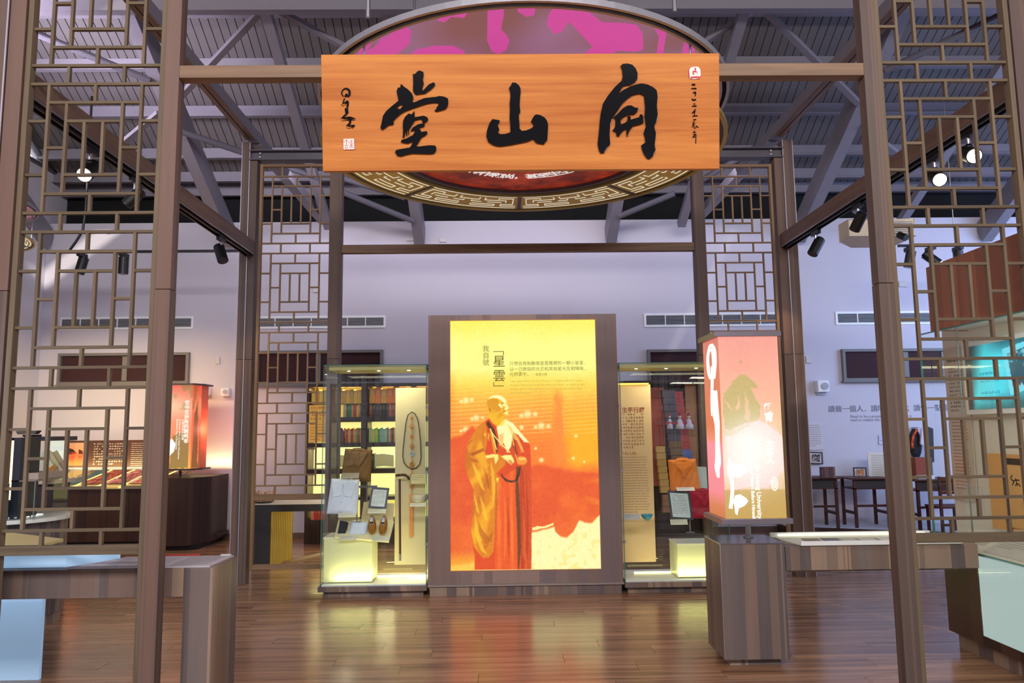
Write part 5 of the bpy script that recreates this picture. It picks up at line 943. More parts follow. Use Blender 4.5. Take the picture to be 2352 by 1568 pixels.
# floor panel seen through the case, low table with slips, behind the left lattice
bt = thing('slip_table', 'dark table with a gold ribbed leg behind the left lattice screen', 'table', (-2.4, 8.9, 0)); YT = 8.75
x0_, x1_ = ax(580, YT, 1160), ax(800, YT, 1160); zt_ = az(1157, YT, 660); obj('tabletop', G().box(x0_, x1_, YT, YT+.55, zt_-.085, zt_-.006), flat(46, 42, 48, .4), bt); obj('top_sheet', G().box(x0_, x1_, YT, YT+.55, zt_-.006, zt_), flat(226, 214, 200), bt)
obj('leg', G().box(x0_, ax(618, YT, 1250), YT, YT+.05, 0, zt_-.085), flat(46, 42, 48, .4), bt); g = G()
for i in range(12): g.cyl((ax(618, YT, 1250)+.01+i*.012, YT+.05+.03*i, 0), (ax(618, YT, 1250)+.01+i*.012, YT+.05+.03*i, zt_-.085), .018, 8)
obj('ribbed_leg', g, M['gold'], bt)
dsh = pp(604, 1153, YT+.2); obj('dish', G().lathe([(.001, 0), (.09, 0), (.13, .02), (.126, .02), (.001, .006)], (dsh.x, YT+.2, zt_), 24), flat(60, 50, 46), None, 'dark shallow dish on the table behind the left lattice', 'dish', smooth=True)
r = random.Random(4)
for i in range(22):
    a = r.uniform(-1, 1); q = Vector((dsh.x+a*.09, YT+.2+r.uniform(-.05, .05), zt_+.008)); obj('paper_slip', G().bar(q, q+Vector((a*.05, r.uniform(-.02, .02), r.uniform(.10, .15))), .016, .004, (0, 1, 0)), flat(*r.choice([(196, 150, 110), (176, 130, 90), (210, 160, 120)])), None, 'folded tan paper slip standing in the dark dish', 'paper slip', 'paper slips in the dish')
# cable cover / floor strip running to the bookcase
obj('floor_strip', G().prism([(-2.55, 8.95), (-2.42, 8.93), (-1.75, 10.2), (-1.95, 10.22)], (0, 0, 0), (1, 0, 0), (0, 1, 0), .012), flat(140, 112, 80), None, 'low bevelled floor strip running back behind the left case', 'floor strip')
# ------------------------------------------------------------------ pink lantern on its pedestal
lt = thing('lantern', 'pink and gold printed light lantern on a steel pole, right of the light box', 'lantern', (1.67, 5.1, .76))
lx0, lx1, ly0, ly1, lz0, lz1 = 1.462, 1.862, 4.98, 5.36, .905, 2.10
obj('core', G().box(lx0+.004, lx1-.004, ly0+.004, ly1-.004, lz0, lz1), flat(236, 190, 160), lt)
H2, W2 = 230, 90; yy, xx = np.mgrid[0:H2, 0:W2]; u = xx/(W2-1.); v = yy/(H2-1.); m1 = fbm(H2, W2, 34, 4, 21); m2 = fbm(H2, W2, 7, 3, 22)
gl = np.exp(-(((u-.45)/.5)**2+((v-.63)/.17)**2)); gw = np.clip(gl*1.5+.25*np.exp(-((v-.35)/.25)**2), 0, 1)
img = np.stack([np.interp(v, [0, .25, .5, .75, 1], c_) for c_ in ([240, 250, 246, 252, 206], [156, 176, 190, 214, 160], [142, 148, 150, 190, 92])], -1)
U_, V_ = u*470+125, v*1480+20
blend(sm(U_-560+m2*60, 0, 90)*sm(V_, 500, 700), (216, 190, 120), .6)
mk = inpoly(U_+(m2-.5)*24, V_+(m2-.5)*24, [(150,490),(210,410),(285,330),(320,330),(400,400),(420,440),(370,450),(400,540),(440,600),(420,700),(300,740),(150,790),(140,600)]); blend(mk*1., (188, 176, 104), .8)
for pts in ([(260,500),(275,600),(240,640)], [(320,470),(350,600),(340,720),(310,700)], [(150,520),(200,600),(230,650),(180,600)]): blend(inpoly(U_+(m2-.5)*20, V_, pts)*1., (246, 190, 150), .8)
blend((np.exp(-(((U_-285)/95)**4+((V_-180)/130)**4)) > .4)*1., (238, 156, 136), .25); blend(np.exp(-(((U_-296)/10)**2+((V_-230)/12)**2)), (180, 160, 100), .9)
blend(inpoly(U_+(m2-.5)*30, V_+(m2-.5)*30, [(150,790),(260,760),(350,735),(415,712),(470,735),(560,810),(620,880),(625,1060),(600,1100),(560,1150),(500,1230),(460,1260),(350,1250),(180,1270)])*1., (250, 214, 206)); blend((V_ > 1270+0*V_)*1.-0., (196, 160, 84), .85)
blend(inpoly(U_+(m2-.5)*24, V_+(m2-.5)*24, [(140,790),(250,770),(350,740),(250,815),(145,840)])*1., (206, 186, 120), .6)
blend(gl, (255, 253, 244), .95); img += ((fbm(H2, W2, 3, 2, 24)-.5)*8)[..., None]  # glow of the lamp inside painted into the film as a pale hot spot
pm = printmat('lantern_film', 1.05, .4)
front = print_panel('front_print', (lx0, ly0, lz0), (lx1-lx0, 0, 0), (0, 0, lz1-lz0), img, pm, lt)
img = np.stack([np.interp(v, [0, .5, .62, 1], c_) for c_ in ([206, 214, 244, 200], [110, 118, 150, 120], [104, 84, 140, 76])], -1); blend(sm(V_+(m2-.5)*90-880, 0, 20)*(1-sm(V_, 1300, 1420)), (240, 140, 160), .8)
side = print_panel('side_print', (lx0, ly1, lz0), (0, ly0-ly1, 0), (0, 0, lz1-lz0), img, pm, lt)
glow = emit('lantern_white_stroke', (255, 254, 240), 1.15)
lu = lambda px, py: ((px-122)/(470)*(lx1-lx0), (1522-py)/1500*(lz1-lz0))       # zoomed front face -> metres
gs = [[(160,1025),(200,1075),(280,1085),(320,1140),(240,1190),(180,1180),(150,1170),(150,1110)], [(200,1335),(240,1325),(290,1360),(300,1385),(270,1420),(225,1440),(212,1495),(196,1480),(190,1400),(180,1400)], stroke([(175,1170),(182,1290),(162,1440)], [34,28,30])]
g = G()
for p in gs: g.prism([lu(max(124, a), b) for a, b in p], (lx0, ly0-.002, lz0), (1, 0, 0), (0, 0, 1), .001)
obj('brush_stroke', g, glow, lt)
g = G(); su = lambda px, py: ((px-20)/130*.34+.01, (1515-py)/1470*(lz1-lz0)); Us = (0, -1, 0)
for p, w_ in (([(75,375),(62,300),(62,180),(92,95),(118,150),(120,260),(108,380)], [16,28,26,34,44,40,30]), ([(100,270),(92,420),(82,560),(88,690),(118,480)], [30,26,24,30,24]), ([(118,480),(110,640),(122,760),(118,900),(116,1060),(106,1120),(112,1200)], [34,60,46,38,52,46,22])):
    g.prism([su(*q) for q in stroke(p, w_)], (lx0-.001, ly1, lz0), Us, (0, 0, 1), -.001)
obj('brush_stroke', g, glow, lt)
cap = flat(128, 120, 132, .35, .3, name='lantern_cap')
hexo = lambda e: [(lx0-e-.02, ly0+.10), (lx0+.06, ly0-e), (lx1+e, ly0-e), (lx1+e, ly1+e), (lx0-e-.02, ly1+e)]
obj('top_cap', G().prism([(lx0-.03, ly0-.02), (lx1+.02, ly0-.02), (lx1+.02, ly1+.02), (lx0-.03, ly1+.02)], (0, 0, lz1), (1, 0, 0), (0, 1, 0), .035), cap, lt, bevel=.002)
obj('bottom_cap', G().prism([(lx0-.035, ly0-.03), (lx1+.03, ly0-.03), (lx1+.03, ly1+.03), (lx0-.035, ly1+.03)], (0, 0, lz0-.035), (1, 0, 0), (0, 1, 0), .035), cap, lt, bevel=.002)
obj('pole', G().cyl((1.66, 5.15, .765), (1.66, 5.15, lz0-.035), .017, 18).cyl((1.66, 5.15, .762), (1.66, 5.15, .768), .035, 18), M['alu'], lt)
text('教育是', .06, (lx1-.115, ly0-.003, 1.60), lt, glow, line=1.0, bold=.003); TEXTS[-1][0].data.body = '教\n育'
vtext('大學人', .052, (lx1-.115, ly0-.003, 1.37), lt, glow, bold=.002)
for s_, x_, z_, sz in (('Fo Guang University', lx1-.19, 1.25, .042), ('Thinks of Others Before Himself', lx1-.225, 1.30, .030)): text(s_, sz, (x_, ly0-.003, z_), lt, glow, rot=(90, 90, 0), bold=.001)
g = G()
for r_ in (.030, .020, .011): g.prism([[(r_*.9*math.cos(q_)*.9, r_*1.5*math.sin(q_)) for q_ in np.linspace(0, 2*math.pi, 20, endpoint=False)], [((r_-.005)*.9*math.cos(q_)*.9, (r_-.005)*1.5*math.sin(q_)) for q_ in np.linspace(2*math.pi, 0, 20, endpoint=False)]], (lx1-.07, ly0-.002, 1.125), (1, 0, 0), (0, 0, 1), .001)
obj('emblem', g, glow, lt, label='white rounded seal emblem')
pd = thing('lantern_pedestal', 'wood laminate pedestal with shiny top under the pink lantern', 'pedestal', (1.6, 5.1, 0))
obj('body', G().box(1.395, 1.808, 4.90, 5.275, .045, .752), M['desk'], pd, bevel=.002); obj('plinth', G().box(1.44, 1.765, 4.95, 5.25, 0, .045), M['desk'], pd)
obj('top', G().box(1.393, 1.81, 4.898, 5.277, .752, .76), flat(96, 88, 92, .15), pd); obj('corner_strip', G().box(1.392, 1.397, 4.897, 4.902, .05, .76), M['alu'], pd)
# right display table with a sunk lit tray
rt = thing('display_table', 'long wooden display table with a lit white tray right of the lantern pedestal', 'table', (2.4, 5.05, 0))
obj('apron', G().box(1.812, 3.055, 4.90, 5.32, .585, .735), M['desk'], rt, bevel=.002); obj('bottom_board', G().box(1.84, 3.05, 4.92, 5.30, .575, .585), M['desk'], rt)
obj('white_edge', G().box(1.91, 2.95, 4.885, 4.90, .742, .768), M['white'], rt)
obj('tray', G().prism([(1.92, 4.90), (2.95, 4.90), (2.95, 5.27), (1.86, 5.27)], (0, 0, .736), (1, 0, 0), (0, 1, 0), .006), flat(206, 204, 188), rt); obj('tray_rim', G().box(1.85, 2.96, 5.27, 5.285, .736, .772), M['white'], rt); obj('light_strip', G().box(1.9, 2.92, 5.255, 5.268, .75, .762), emit('tray_strip', (255, 252, 225), 1.2), rt)
for i, (px, cc) in enumerate(((1840, (110, 90, 60)), (1884, (70, 64, 50)), (1925, (180, 176, 160)), (1965, (196, 190, 170)), (2010, (210, 204, 190)), (2060, (190, 196, 206)), (2110, (206, 206, 210)))):
    xx_ = ax(px, 5.1, 1240); t = obj('photo_print', G().prism([(0, 0), (.10, -.01), (.14, .17), (.03, .18)], (xx_, 5.0, .743+.0008*i), (1, 0, 0), (0, 1, 0), .002), flat(*cc, .4, var=.3), None, ['brown photograph leaflet', 'dark photograph leaflet', 'grey leaflet', 'pale leaflet', 'cream leaflet', 'bluish leaflet', 'white leaflet'][i]+' in the lit tray, %s from the left' % ORD[i], 'leaflet', 'leaflets in the lit tray')

# ------------------------------------------------------------------ television booth on the right
YE = 5.30
bo = thing('exhibit_booth', 'glass fronted exhibit booth with red wood fascia on the right', 'booth', (3.2, 4, 0))
for i in range(24):
    y1_ = YE-.17*i; obj('fascia_panel', G().box(3.10, 3.13, y1_-.168, y1_, 2.165, 2.63), M['redwood'], bo)
obj('fascia_end', G().box(3.10, 3.9, YE, YE+.015, 2.165, 2.63), M['redwood'], bo); obj('booth_roof', G().box(3.13, 4.6, 1.2, YE, 2.60, 2.63), M['steeld'], bo)
obj('glass_front', G().box(3.10, 3.108, 1.2, 5.47, .66, 2.16), M['glass'], bo); obj('glass_edge', G().box(3.097, 3.111, 1.2, 5.47, 2.155, 2.163).box(3.097, 3.111, 5.468, 5.474, .66, 2.16).box(3.097, 3.111, 1.2, 5.47, .655, .662), M['edge'], bo)
for y_ in (5.02, 3.9): obj('glass_joint', G().box(3.099, 3.109, y_-.002, y_+.002, .66, 2.16), flat(120, 130, 126, .3), bo)
obj('inner_wall', G().box(3.36, 3.42, 1.2, 5.62, .60, 2.30), flat(232, 228, 216), bo); obj('inner_ceiling', G().box(3.115, 3.36, 1.2, 5.30, 2.17, 2.2), M['white'], bo)
obj('inner_floor', G().box(3.115, 3.36, 1.2, 5.62, .60, .655), M['white'], bo); obj('ledge', G().add([(3.12, 1.2, .66), (3.12, 5.05, .66), (3.35, 5.05, .78), (3.35, 1.2, .78), (3.12, 1.2, .655), (3.12, 5.05, .655), (3.35, 5.05, .655), (3.35, 1.2, .655)], [(0, 1, 2, 3), (7, 6, 5, 4), (0, 4, 5, 1), (1, 5, 6, 2), (2, 6, 7, 3), (3, 7, 4, 0)]), flat(232, 226, 210), bo)
obj('cabinet_end', G().box(3.06, 3.42, 4.93, YE, .10, .64), wood('booth_dark', (70, 52, 46), (100, 74, 62), 'Z', .4, .14, [(84, 62, 54), (96, 70, 58)]), bo); obj('cabinet', G().box(3.09, 3.42, 1.2, 4.925, .10, .6), flat(84, 70, 60), bo)
obj('cabinet_rail', G().box(3.06, 3.09, 1.2, 4.93, .10, .16), M['deskd'], bo); obj('cabinet_plinth', G().box(3.10, 3.4, 1.2, YE-.04, 0, .10), M['desk'], bo)
obj('lightbox_front', G().box(3.066, 3.074, 1.2, 4.93, .16, .655), emit('glowing_cabinet_glass', (192, 212, 208), .78), bo); obj('lightbox_glass', G().box(3.058, 3.064, 1.2, 4.93, .16, .66), M['glass'], bo)  # cabinet glass emits its own pale colour
area('booth_light', (3.25, 4.2, 2.14), (3.3, 4.4, 1), 1.6, .1, 14, (1, .95, .8))
XI = 3.355
def onX(px, py, X): r = RM@np.array([px-1176., 784.-py, F]); t_ = X/r[0]; return Vector((X, r[1]*t_, EYE+r[2]*t_))
def xpanel(name, X, Y0, Y1, Z0, Z1, th, m, parent=None, **kw): return obj(name, G().box(X-th, X, Y1, Y0, Z0, Z1), m, parent, **kw)
Tx = (0, -1, 0)    # along the booth wall, towards the camera = right in the picture
a = onX(2163, 985, XI); tp = thing('info_poster', 'tall beige text poster on the booth wall left of the television', 'panel', (XI, 5.4, 1.2)); xpanel('sheet', XI-.001, 5.60, 5.33, .95, 2.06, .006, flat(206, 192, 178), tp)
text('自覺大願的星雲日記', .034, (XI-.009, 5.56, 1.96), tp, M['ink'], rot=(90, 0, -90), sx=.8); glyph_rows(tp, (XI-.0085, 5.56, 1.92), Tx, (0, 0, 1), .19, .34, 12, flat(110, 90, 84), .022, .5, True, 12)
glyph_rows(tp, (XI-.0085, 5.56, 1.52), Tx, (0, 0, 1), .19, .5, 20, flat(190, 90, 70), .02, .5, False, 13)
tv = thing('television', 'white framed television showing a turquoise picture in the booth', 'television', (XI-.03, 4.95, 1.6))
ty0, ty1, tz0, tz1 = 5.27, 4.50, 1.60, 2.04
obj('frame', G().box(XI-.05, XI-.003, ty1-.035, ty0+.035, tz0-.035, tz1+.035), M['white'], tv, bevel=.004)
H3, W3 = 90, 150; yy, xx = np.mgrid[0:H3, 0:W3]; u = xx/(W3-1.); v = yy/(H3-1.); q1 = fbm(H3, W3, 30, 4, 31); q2 = fbm(H3, W3, 6, 3, 32)
img = np.stack([np.interp(u+v*.2, [0, .12, .3, .6, 1.1], c_) for c_ in ([20, 30, 70, 80, 40], [36, 60, 214, 226, 150], [40, 60, 226, 246, 190])], -1)
blend(sm(v-.72+.2*u-q1*.2, 0, .25), (40, 90, 90), .8); blend(sm(.16-v+.1*u, 0, .2)*sm(u, .2, .5), (20, 90, 104), .8); blend(sm(.10-u, 0, .05), (40, 40, 42)); mk = inpoly(u, v, [(.52, .12), (.98, .02), (1.02, .66), (.58, .82)]); blend(mk*1., (120, 226, 246)); mk = inpoly(u, v, [(.58, .2), (.94, .1), (.97, .6), (.62, .72)]); blend(mk*1., (26, 84, 106)); blend(mk*sm(q2+q1, 1.0, 1.25), (130, 214, 232), .9); blend(mk*sm(v, .5, .6)*sm(q2, .5, .7), (240, 250, 255), .7)
print_panel('screen', (XI-.052, ty0, tz0), (0, ty1-ty0, 0), (0, 0, tz1-tz0), img, printmat('tv_screen', 1.0, .15), tv)
for dz in (.25, .20, .12, .07): glyph_rows(tv, (XI-.0535, 5.12, tz0+dz), Tx, (0, 0, 1), .2, .024, 1, emit('tv_caption', (30, 130, 160), 1), .02, .8, True, int(dz*100), 1)
bkY0, bkY1 = 5.16, 4.62
ab = thing('album', 'open orange album with brush writing under the television', 'album', (XI-.03, 4.9, .8)); xpanel('cover', XI-.004, bkY0, bkY1, .80, 1.30, .02, flat(236, 176, 104), ab); xpanel('spine', XI-.024, 4.98, 4.955, .80, 1.27, .01, flat(84, 80, 90), ab)
xpanel('page', XI-.024, 4.95, 4.72, .83, 1.26, .012, flat(240, 186, 116), ab); xpanel('dark_band', XI-.036, 4.95, 4.72, 1.235, 1.275, .002, flat(66, 50, 40), ab); xpanel('side_page', XI-.024, 4.71, 4.63, .80, 1.28, .01, flat(206, 172, 84), ab)
bk_ = flat(30, 26, 22)
g = G()
for p, w_ in (([(0, .05), (.02, .065), (.005, .04), (.03, .03), (.012, .0)], [.006, .012, .006, .012, .005]), ([(.05, .05), (.06, .0)], .008), ([(.035, .035), (.085, .04)], .008), ([(.06, .02), (.04, 0)], .006), ([(.065, .02), (.09, .0)], .008), ([(.15, .07), (.17, .06), (.16, .05)], [.004, .010, .006])): g.prism(stroke(p, w_), (XI-.0365, 4.92, 1.10), Tx, (0, 0, 1), -.001)
obj('brush_writing', g, bk_, ab)
xpanel('label_sheet', XI-.004, 4.66, 4.46, 1.30, 1.38, .004, flat(196, 190, 176), None, label='small grey label sheet right of the album', cat='label')
t = obj('slanted_caption', G().add([(3.14, 4.98, .675), (3.14, 4.60, .675), (3.33, 4.60, .775), (3.33, 4.98, .775), (3.14, 4.98, .67), (3.14, 4.60, .67), (3.33, 4.60, .77), (3.33, 4.98, .77)], [(3, 2, 1, 0), (4, 5, 6, 7), (0, 1, 5, 4), (1, 2, 6, 5), (2, 3, 7, 6), (3, 0, 4, 7)]), flat(210, 206, 200), None, 'grey slanted caption sheet on the booth ledge', 'label')
glyph_rows(t, (3.31, 4.93, .772), (-.0, -1, 0), (-.19, 0, -.1) and (.88, 0, .47), .26, .14, 6, flat(120, 120, 124), .02, .4, False, 14)
xpanel('dark_book', XI-.002, 4.50, 4.44, .84, 1.14, .03, flat(30, 28, 30), None, label='dark book at the right end of the booth wall', cat='book')

# ------------------------------------------------------------------ school desks and things along the right of the back wall
st_ = obj('trim_platform', G().add([(3.95, 10.93, 0), (3.95, 10.6, 0), (6.2, 9.6, 0), (8.5, 9.6, 0), (8.5, 10.93, 0), (3.95, 10.93, .12), (3.95, 10.6, .12), (6.2, 9.6, .12), (8.5, 9.6, .12), (8.5, 10.93, .12)], [(0, 4, 3, 2, 1), (5, 6, 7, 8, 9), (0, 1, 6, 5), (1, 2, 7, 6), (2, 3, 8, 7), (3, 4, 9, 8), (4, 0, 5, 9)]), M['deskd'], kind='structure')
obj('platform_top', G().prism([(3.96, 10.92), (3.96, 10.605), (6.2, 9.61), (8.49, 9.61), (8.49, 10.92)][::-1], (0, 0, .1195), (1, 0, 0), (0, 1, 0), .004), flat(206, 206, 214), st_)
def desk(lab, x0, x1, y0, y1, zt):
    t = thing('school_desk', lab, 'desk', ((x0+x1)/2, (y0+y1)/2, .124), 'old wooden school desks'); m = M['darkwood']
    obj('desktop', G().box(x0-.05, x1+.05, y0-.04, y1+.04, zt-.022, zt), m, t, bevel=.004); obj('box_front', G().box(x0+.02, x1-.02, y0+.01, y0+.03, zt-.14, zt-.022), flat(44, 32, 22), t); obj('shelf', G().box(x0, x1, y0, y1, zt-.155, zt-.14), m, t)
    for x in (x0, x1-.035):
        for y in (y0, y1-.035): obj('leg', G().box(x, x+.035, y, y+.035, .124, zt-.022), m, t)
        obj('side_rail', G().box(x, x+.035, y0+.035, y1-.035, .30, .335), m, t)
    obj('stretcher', G().box(x0+.035, x1-.035, y0, y0+.02, .40, .43), m, t)
YD = 10.3
desk('old dark wooden school desk beside the far right post', 3.85, ax(1926, YD, 1150), YD, YD+.4, .80); desk('old dark wooden school desk in the middle with the small framed photograph', ax(1963, YD, 1150), ax(2044, YD, 1150), YD, YD+.4, .79)
x0_ = ax(2108, 10.0, 1150); desk('old dark wooden school desk behind the near right lattice', x0_, x0_+.85, 10.0, 10.4, .78)
def chair(lab, x, y):
    t = thing('wooden_chair', lab, 'chair', (x, y, .124)); m = M['darkwood']; obj('seat', G().box(x-.2, x+.2, y-.18, y+.18, .44, .465), m, t, bevel=.004)
    for a_ in (-.19, .16):
        for b_ in (-.17, .14): obj('leg', G().box(x+a_, x+a_+.03, y+b_, y+b_+.03, .124, .44 if b_ > 0 else .84), m, t)
    for z in (.62, .72, .80): obj('back_slat', G().box(x-.16, x+.16, y-.17, y-.15, z, z+.035), m, t)
    for z in (.22, .30): obj('stretcher', G().box(x-.16, x+.16, y-.165, y-.15, z, z+.03), m, t)
chair('dark wooden school chair behind the near right lattice', 5.75, 9.78)
def photo_frame(lab, pts, Y, pic, fr, rows=0):
    t = framed(lab, pts, Y, (236, 236, 240), fr, 0, .02, lean=.02)
    P_ = [pp(a, b, Y) for a, b in pts]; O = P_[0]; U = P_[1]-P_[0]; V = P_[3]-P_[0]; H4, W4 = 34, 44; q = fbm(H4, W4, 8, 3, int(pts[0][0])); img_ = np.array(pic[0], float)*(1-q[..., None])+np.array(pic[1], float)*q[..., None]
    q2_ = fbm(H4, W4, 4, 2, int(pts[0][0])+1); img_ = np.where((q2_ > .56)[..., None], np.array(pic[2], float), img_)
    o = print_panel('photograph', np.array(O+U*.2+V*.2)+np.array((0, -.009, 0)), np.array(U*.6), np.array(V*.62), img_, PMAT, t); return t
PMAT = printmat('photo_print', 0, .35)
photo_frame('framed photograph hanging above the left school desk, right of the far post', [(1858, 1065), (1890, 1066), (1889, 1036), (1858, 1037)], YW-.03, ((60, 40, 60), (40, 30, 36), (190, 170, 170)), (60, 30, 32))
photo_frame('small framed group photograph standing on the middle school desk', [(1960, 1096), (1991, 1096), (1990, 1074), (1960, 1073)], YD+.25, ((90, 60, 50), (200, 120, 70), (230, 170, 120)), (44, 22, 24))
def sheet(lab, x0p, y0p, x1p, y1p, Y, col, rows, seed, c2=(110, 100, 100), lean=0):
    a, b = pp(x0p, y1p, Y), pp(x1p, y0p, Y); t = thing('text_sheet', lab, 'sheet', ((a.x+b.x)/2, Y, a.z)); obj('sheet', G().box(a.x, b.x, Y-.006, Y+.004, a.z, b.z), flat(*col, .6), t); w_ = b.x-a.x; h_ = b.z-a.z; glyph_rows(t, (a.x+.1*w_, Y-.008, b.z-.1*h_), (1, 0, 0), (0, 0, 1), .8*w_, .8*h_, rows, flat(*c2), min(.022, w_/5), .45, False, seed)
sheet('grey text sheet on the wall beside the far right post', 1855, 969, 1888, 1033, YW-.012, (206, 200, 206), 12, 41); sheet('cream text sheet standing behind the middle school desk', 1996, 1038, 2060, 1098, YD+.3, (222, 212, 196), 12, 42)
sheet('tiny caption on the wall by the near right post', 2019, 999, 2032, 1010, YW-.012, (206, 210, 236), 2, 43); sheet('tiny lower caption on the wall by the near right post', 2019, 1011, 2032, 1020, YW-.012, (206, 210, 236), 2, 44)
r_ = random.Random(3); a = pp(1881, 1120, YD+.05)
for i in range(14):
    obj('book', G().box(a.x+.0135*i, a.x+.0135*i+.012, YD+.02, YD+.14, .646, .795+.0*i) if 0 else G().box(a.x+.0135*i, a.x+.0135*i+.012, YD-.06, YD+.0, .80, .945), flat(*r_.choice([(96, 60, 54), (120, 90, 80), (80, 52, 50)])), None, 'thin brown volume, %s from the left, in the row on the left school desk' % ORD[i], 'book', 'row of brown volumes on the left school desk')
a = pp(2096, 1097, 10.2); obj('wooden_box', G().box(a.x, a.x+.14, 10.1, 10.3, .782, 1.06), flat(140, 60, 34), None, 'red brown wooden box on the desk behind the near right lattice', 'box', bevel=.004); obj('grey_box', G().box(a.x+.145, a.x+.23, 10.1, 10.3, .782, 1.06), flat(96, 84, 86), None, 'grey brown box right of the red brown box', 'box', bevel=.004)
obj('white_notebook', G().box(a.x-.02, a.x+.2, 10.02, 10.09, .782, .83), flat(224, 226, 236), None, 'white notebook lying in front of the red brown box', 'notebook')
p0 = pp(2108, 1016, YW-.12); jt = thing('hanging_school_jacket', 'dark school jacket and bag with orange strap, behind the near right lattice', 'jacket', p0)
obj('wall_hook', G().box(p0.x-.01, p0.x+.03, p0.y-.04, YW-.001, p0.z+.2, p0.z+.22), M['alu'], jt); obj('bag', G().sphere(p0+Vector((-.04, 0, -.02)), .09, .06, .22, 16, 12), flat(22, 22, 28), jt, smooth=True); obj('orange_strap', G().tube([p0+Vector((-.02, -.05, .19)), p0+Vector((-.09, -.06, .1)), p0+Vector((-.115, -.06, 0)), p0+Vector((-.11, -.05, -.08))], .016, 8), flat(222, 84, 40), jt, smooth=True)
obj('sleeve', G().prism([(-.05, -.02), (.0, -.06), (.05, .1), (.04, .22), (-.02, .2)], p0+Vector((.02, -.09, 0)), (1, 0, 0), (0, 0, 1), .04), flat(214, 200, 214), jt, bevel=.01); obj('jacket', G().prism([(0, -.28), (.12, -.28), (.14, .2), (.04, .24), (.03, 0)], p0+Vector((.04, -.05, 0)), (1, 0, 0), (0, 0, 1), .06), flat(30, 28, 48), jt, bevel=.015)

# ------------------------------------------------------------------ left foreground table
ltb = thing('reading_table', 'wood laminate table with a printed text sheet in the left foreground', 'table', (-2.6, 4.2, 0))
obj('apron', G().box(-6, -1.66, 4.06, 4.42, .655, .80), M['desk'], ltb, bevel=.002)
obj('leg', G().box(-1.657, -1.505, 4.055, 4.42, 0, .80), M['desk'], ltb, bevel=.002); obj('edge_strip', G().box(-1.507, -1.502, 4.052, 4.057, 0, .80), M['alu'], ltb)
sh_ = obj('text_sheet', G().prism([(-2.27, 4.068), (-1.53, 4.068), (-1.52, 4.395), (-2.12, 4.40)], (0, 0, .801), (1, 0, 0), (0, 1, 0), .008), flat(196, 188, 196), None, 'grey printed text sheet lying on the left foreground table', 'sheet')
glyph_rows(sh_, (-1.75+.0, 4.37, .810), (1, 0, 0), (0, 1, 0), .2, .3, 14, flat(110, 104, 112), .02, .4, False, 51); glyph_rows(sh_, (-2.1, 4.35, .810), (1, 0, 0), (0, 1, 0), .32, .26, 12, flat(120, 112, 120), .02, .4, False, 52)
obj('white_clip', G().box(-1.60, -1.545, 4.405, 4.43, .801, .812), M['white'], None, 'small white strip at the back corner of the left foreground table', 'clip')
obj('red_print', G().prism([(-2.0, 4.42), (-1.72, 4.42), (-1.74, 4.44), (-1.98, 4.44)], (0, 0, .802), (1, 0, 0), (0, 1, 0), .012), flat(176, 60, 50, var=.5), None, 'red patterned print behind the text sheet on the left table', 'print')
wtm = newmat('bluish_glow_acrylic')[0]; P = wtm.node_tree.nodes['Principled BSDF']; P.inputs['Base Color'].default_value = S(170, 196, 220); P.inputs['Emission Color'].default_value = S(160, 205, 245); P.inputs['Emission Strength'].default_value = .38; P.inputs['Roughness'].default_value = .3  # blue emission added to brighten the tray and the white panel
tr_ = thing('acrylic_tray', 'white bluish acrylic tray on the left foreground table', 'tray', (-3.2, 4.3, .80))
obj('front', G().prism([(-5.9, .803), (-2.31, .803), (-2.31, .895), (-5.9, .895)], (0, 4.12, 0), (1, 0, 0), (0, 0, 1), -.02), wtm, tr_, bevel=.002)
obj('end', G().add([(-2.31, 4.12, .803), (-2.31, 4.12, .895), (-2.14, 4.36, .85), (-2.14, 4.36, .803), (-2.33, 4.14, .803), (-2.33, 4.14, .895), (-2.16, 4.38, .85), (-2.16, 4.38, .803)], [(0, 3, 2, 1), (4, 5, 6, 7), (0, 1, 5, 4), (1, 2, 6, 5), (2, 3, 7, 6), (3, 0, 4, 7)]), wtm, tr_)
obj('acrylic_board', G().box(-5.5, -2.86, 4.88, 4.91, .0, .70), wtm, None, 'large white bluish panel standing under the left foreground table', 'panel', bevel=.004)
area('cool_fill_left', (-3.6, 3.2, 1.9), (-3.6, 4.6, .5), .8, .5, 20, (.55, .75, 1))  # added cool fill for the white panel, no fixture here

# ------------------------------------------------------------------ island counter with glass case, far left
il = thing('island_counter', 'round ended wooden island counter with white top behind the near left lattice', 'counter', (-4.3, 6.2, 0))
pts = [(-6.4, 5.86), (-3.95, 5.86)]+[(-3.95+.42*math.sin(q), 6.28-.42*math.cos(q)) for q in np.linspace(.15, math.pi, 14)]+[(-6.4, 6.70)]
obj('top', G().prism(pts, (0, 0, .82), (1, 0, 0), (0, 1, 0), .03), flat(232, 230, 214, .3), il, bevel=.003); body_pts = [(-6.38, 5.95), (-3.98, 5.95)]+[(-3.98+.38*math.sin(q), 6.33-.38*math.cos(q)) for q in np.linspace(.15, math.pi, 14)]+[(-6.38, 6.68)]
obj('body', G().prism(body_pts, (0, 0, .08), (1, 0, 0), (0, 1, 0), .739), M['desk'], il); obj('plinth', G().prism([(a+.02*(1 if a < -5 else -1), b) for a, b in body_pts], (0, 0, 0), (1, 0, 0), (0, 1, 0), .08), M['desk'], il)
ic = thing('glass_case', 'low glass case of bright books on the far left island counter', 'display case', (-4.05, 6.2, .85)); cx0, cx1, cy0, cy1 = -4.4, -3.63, 6.0, 6.45
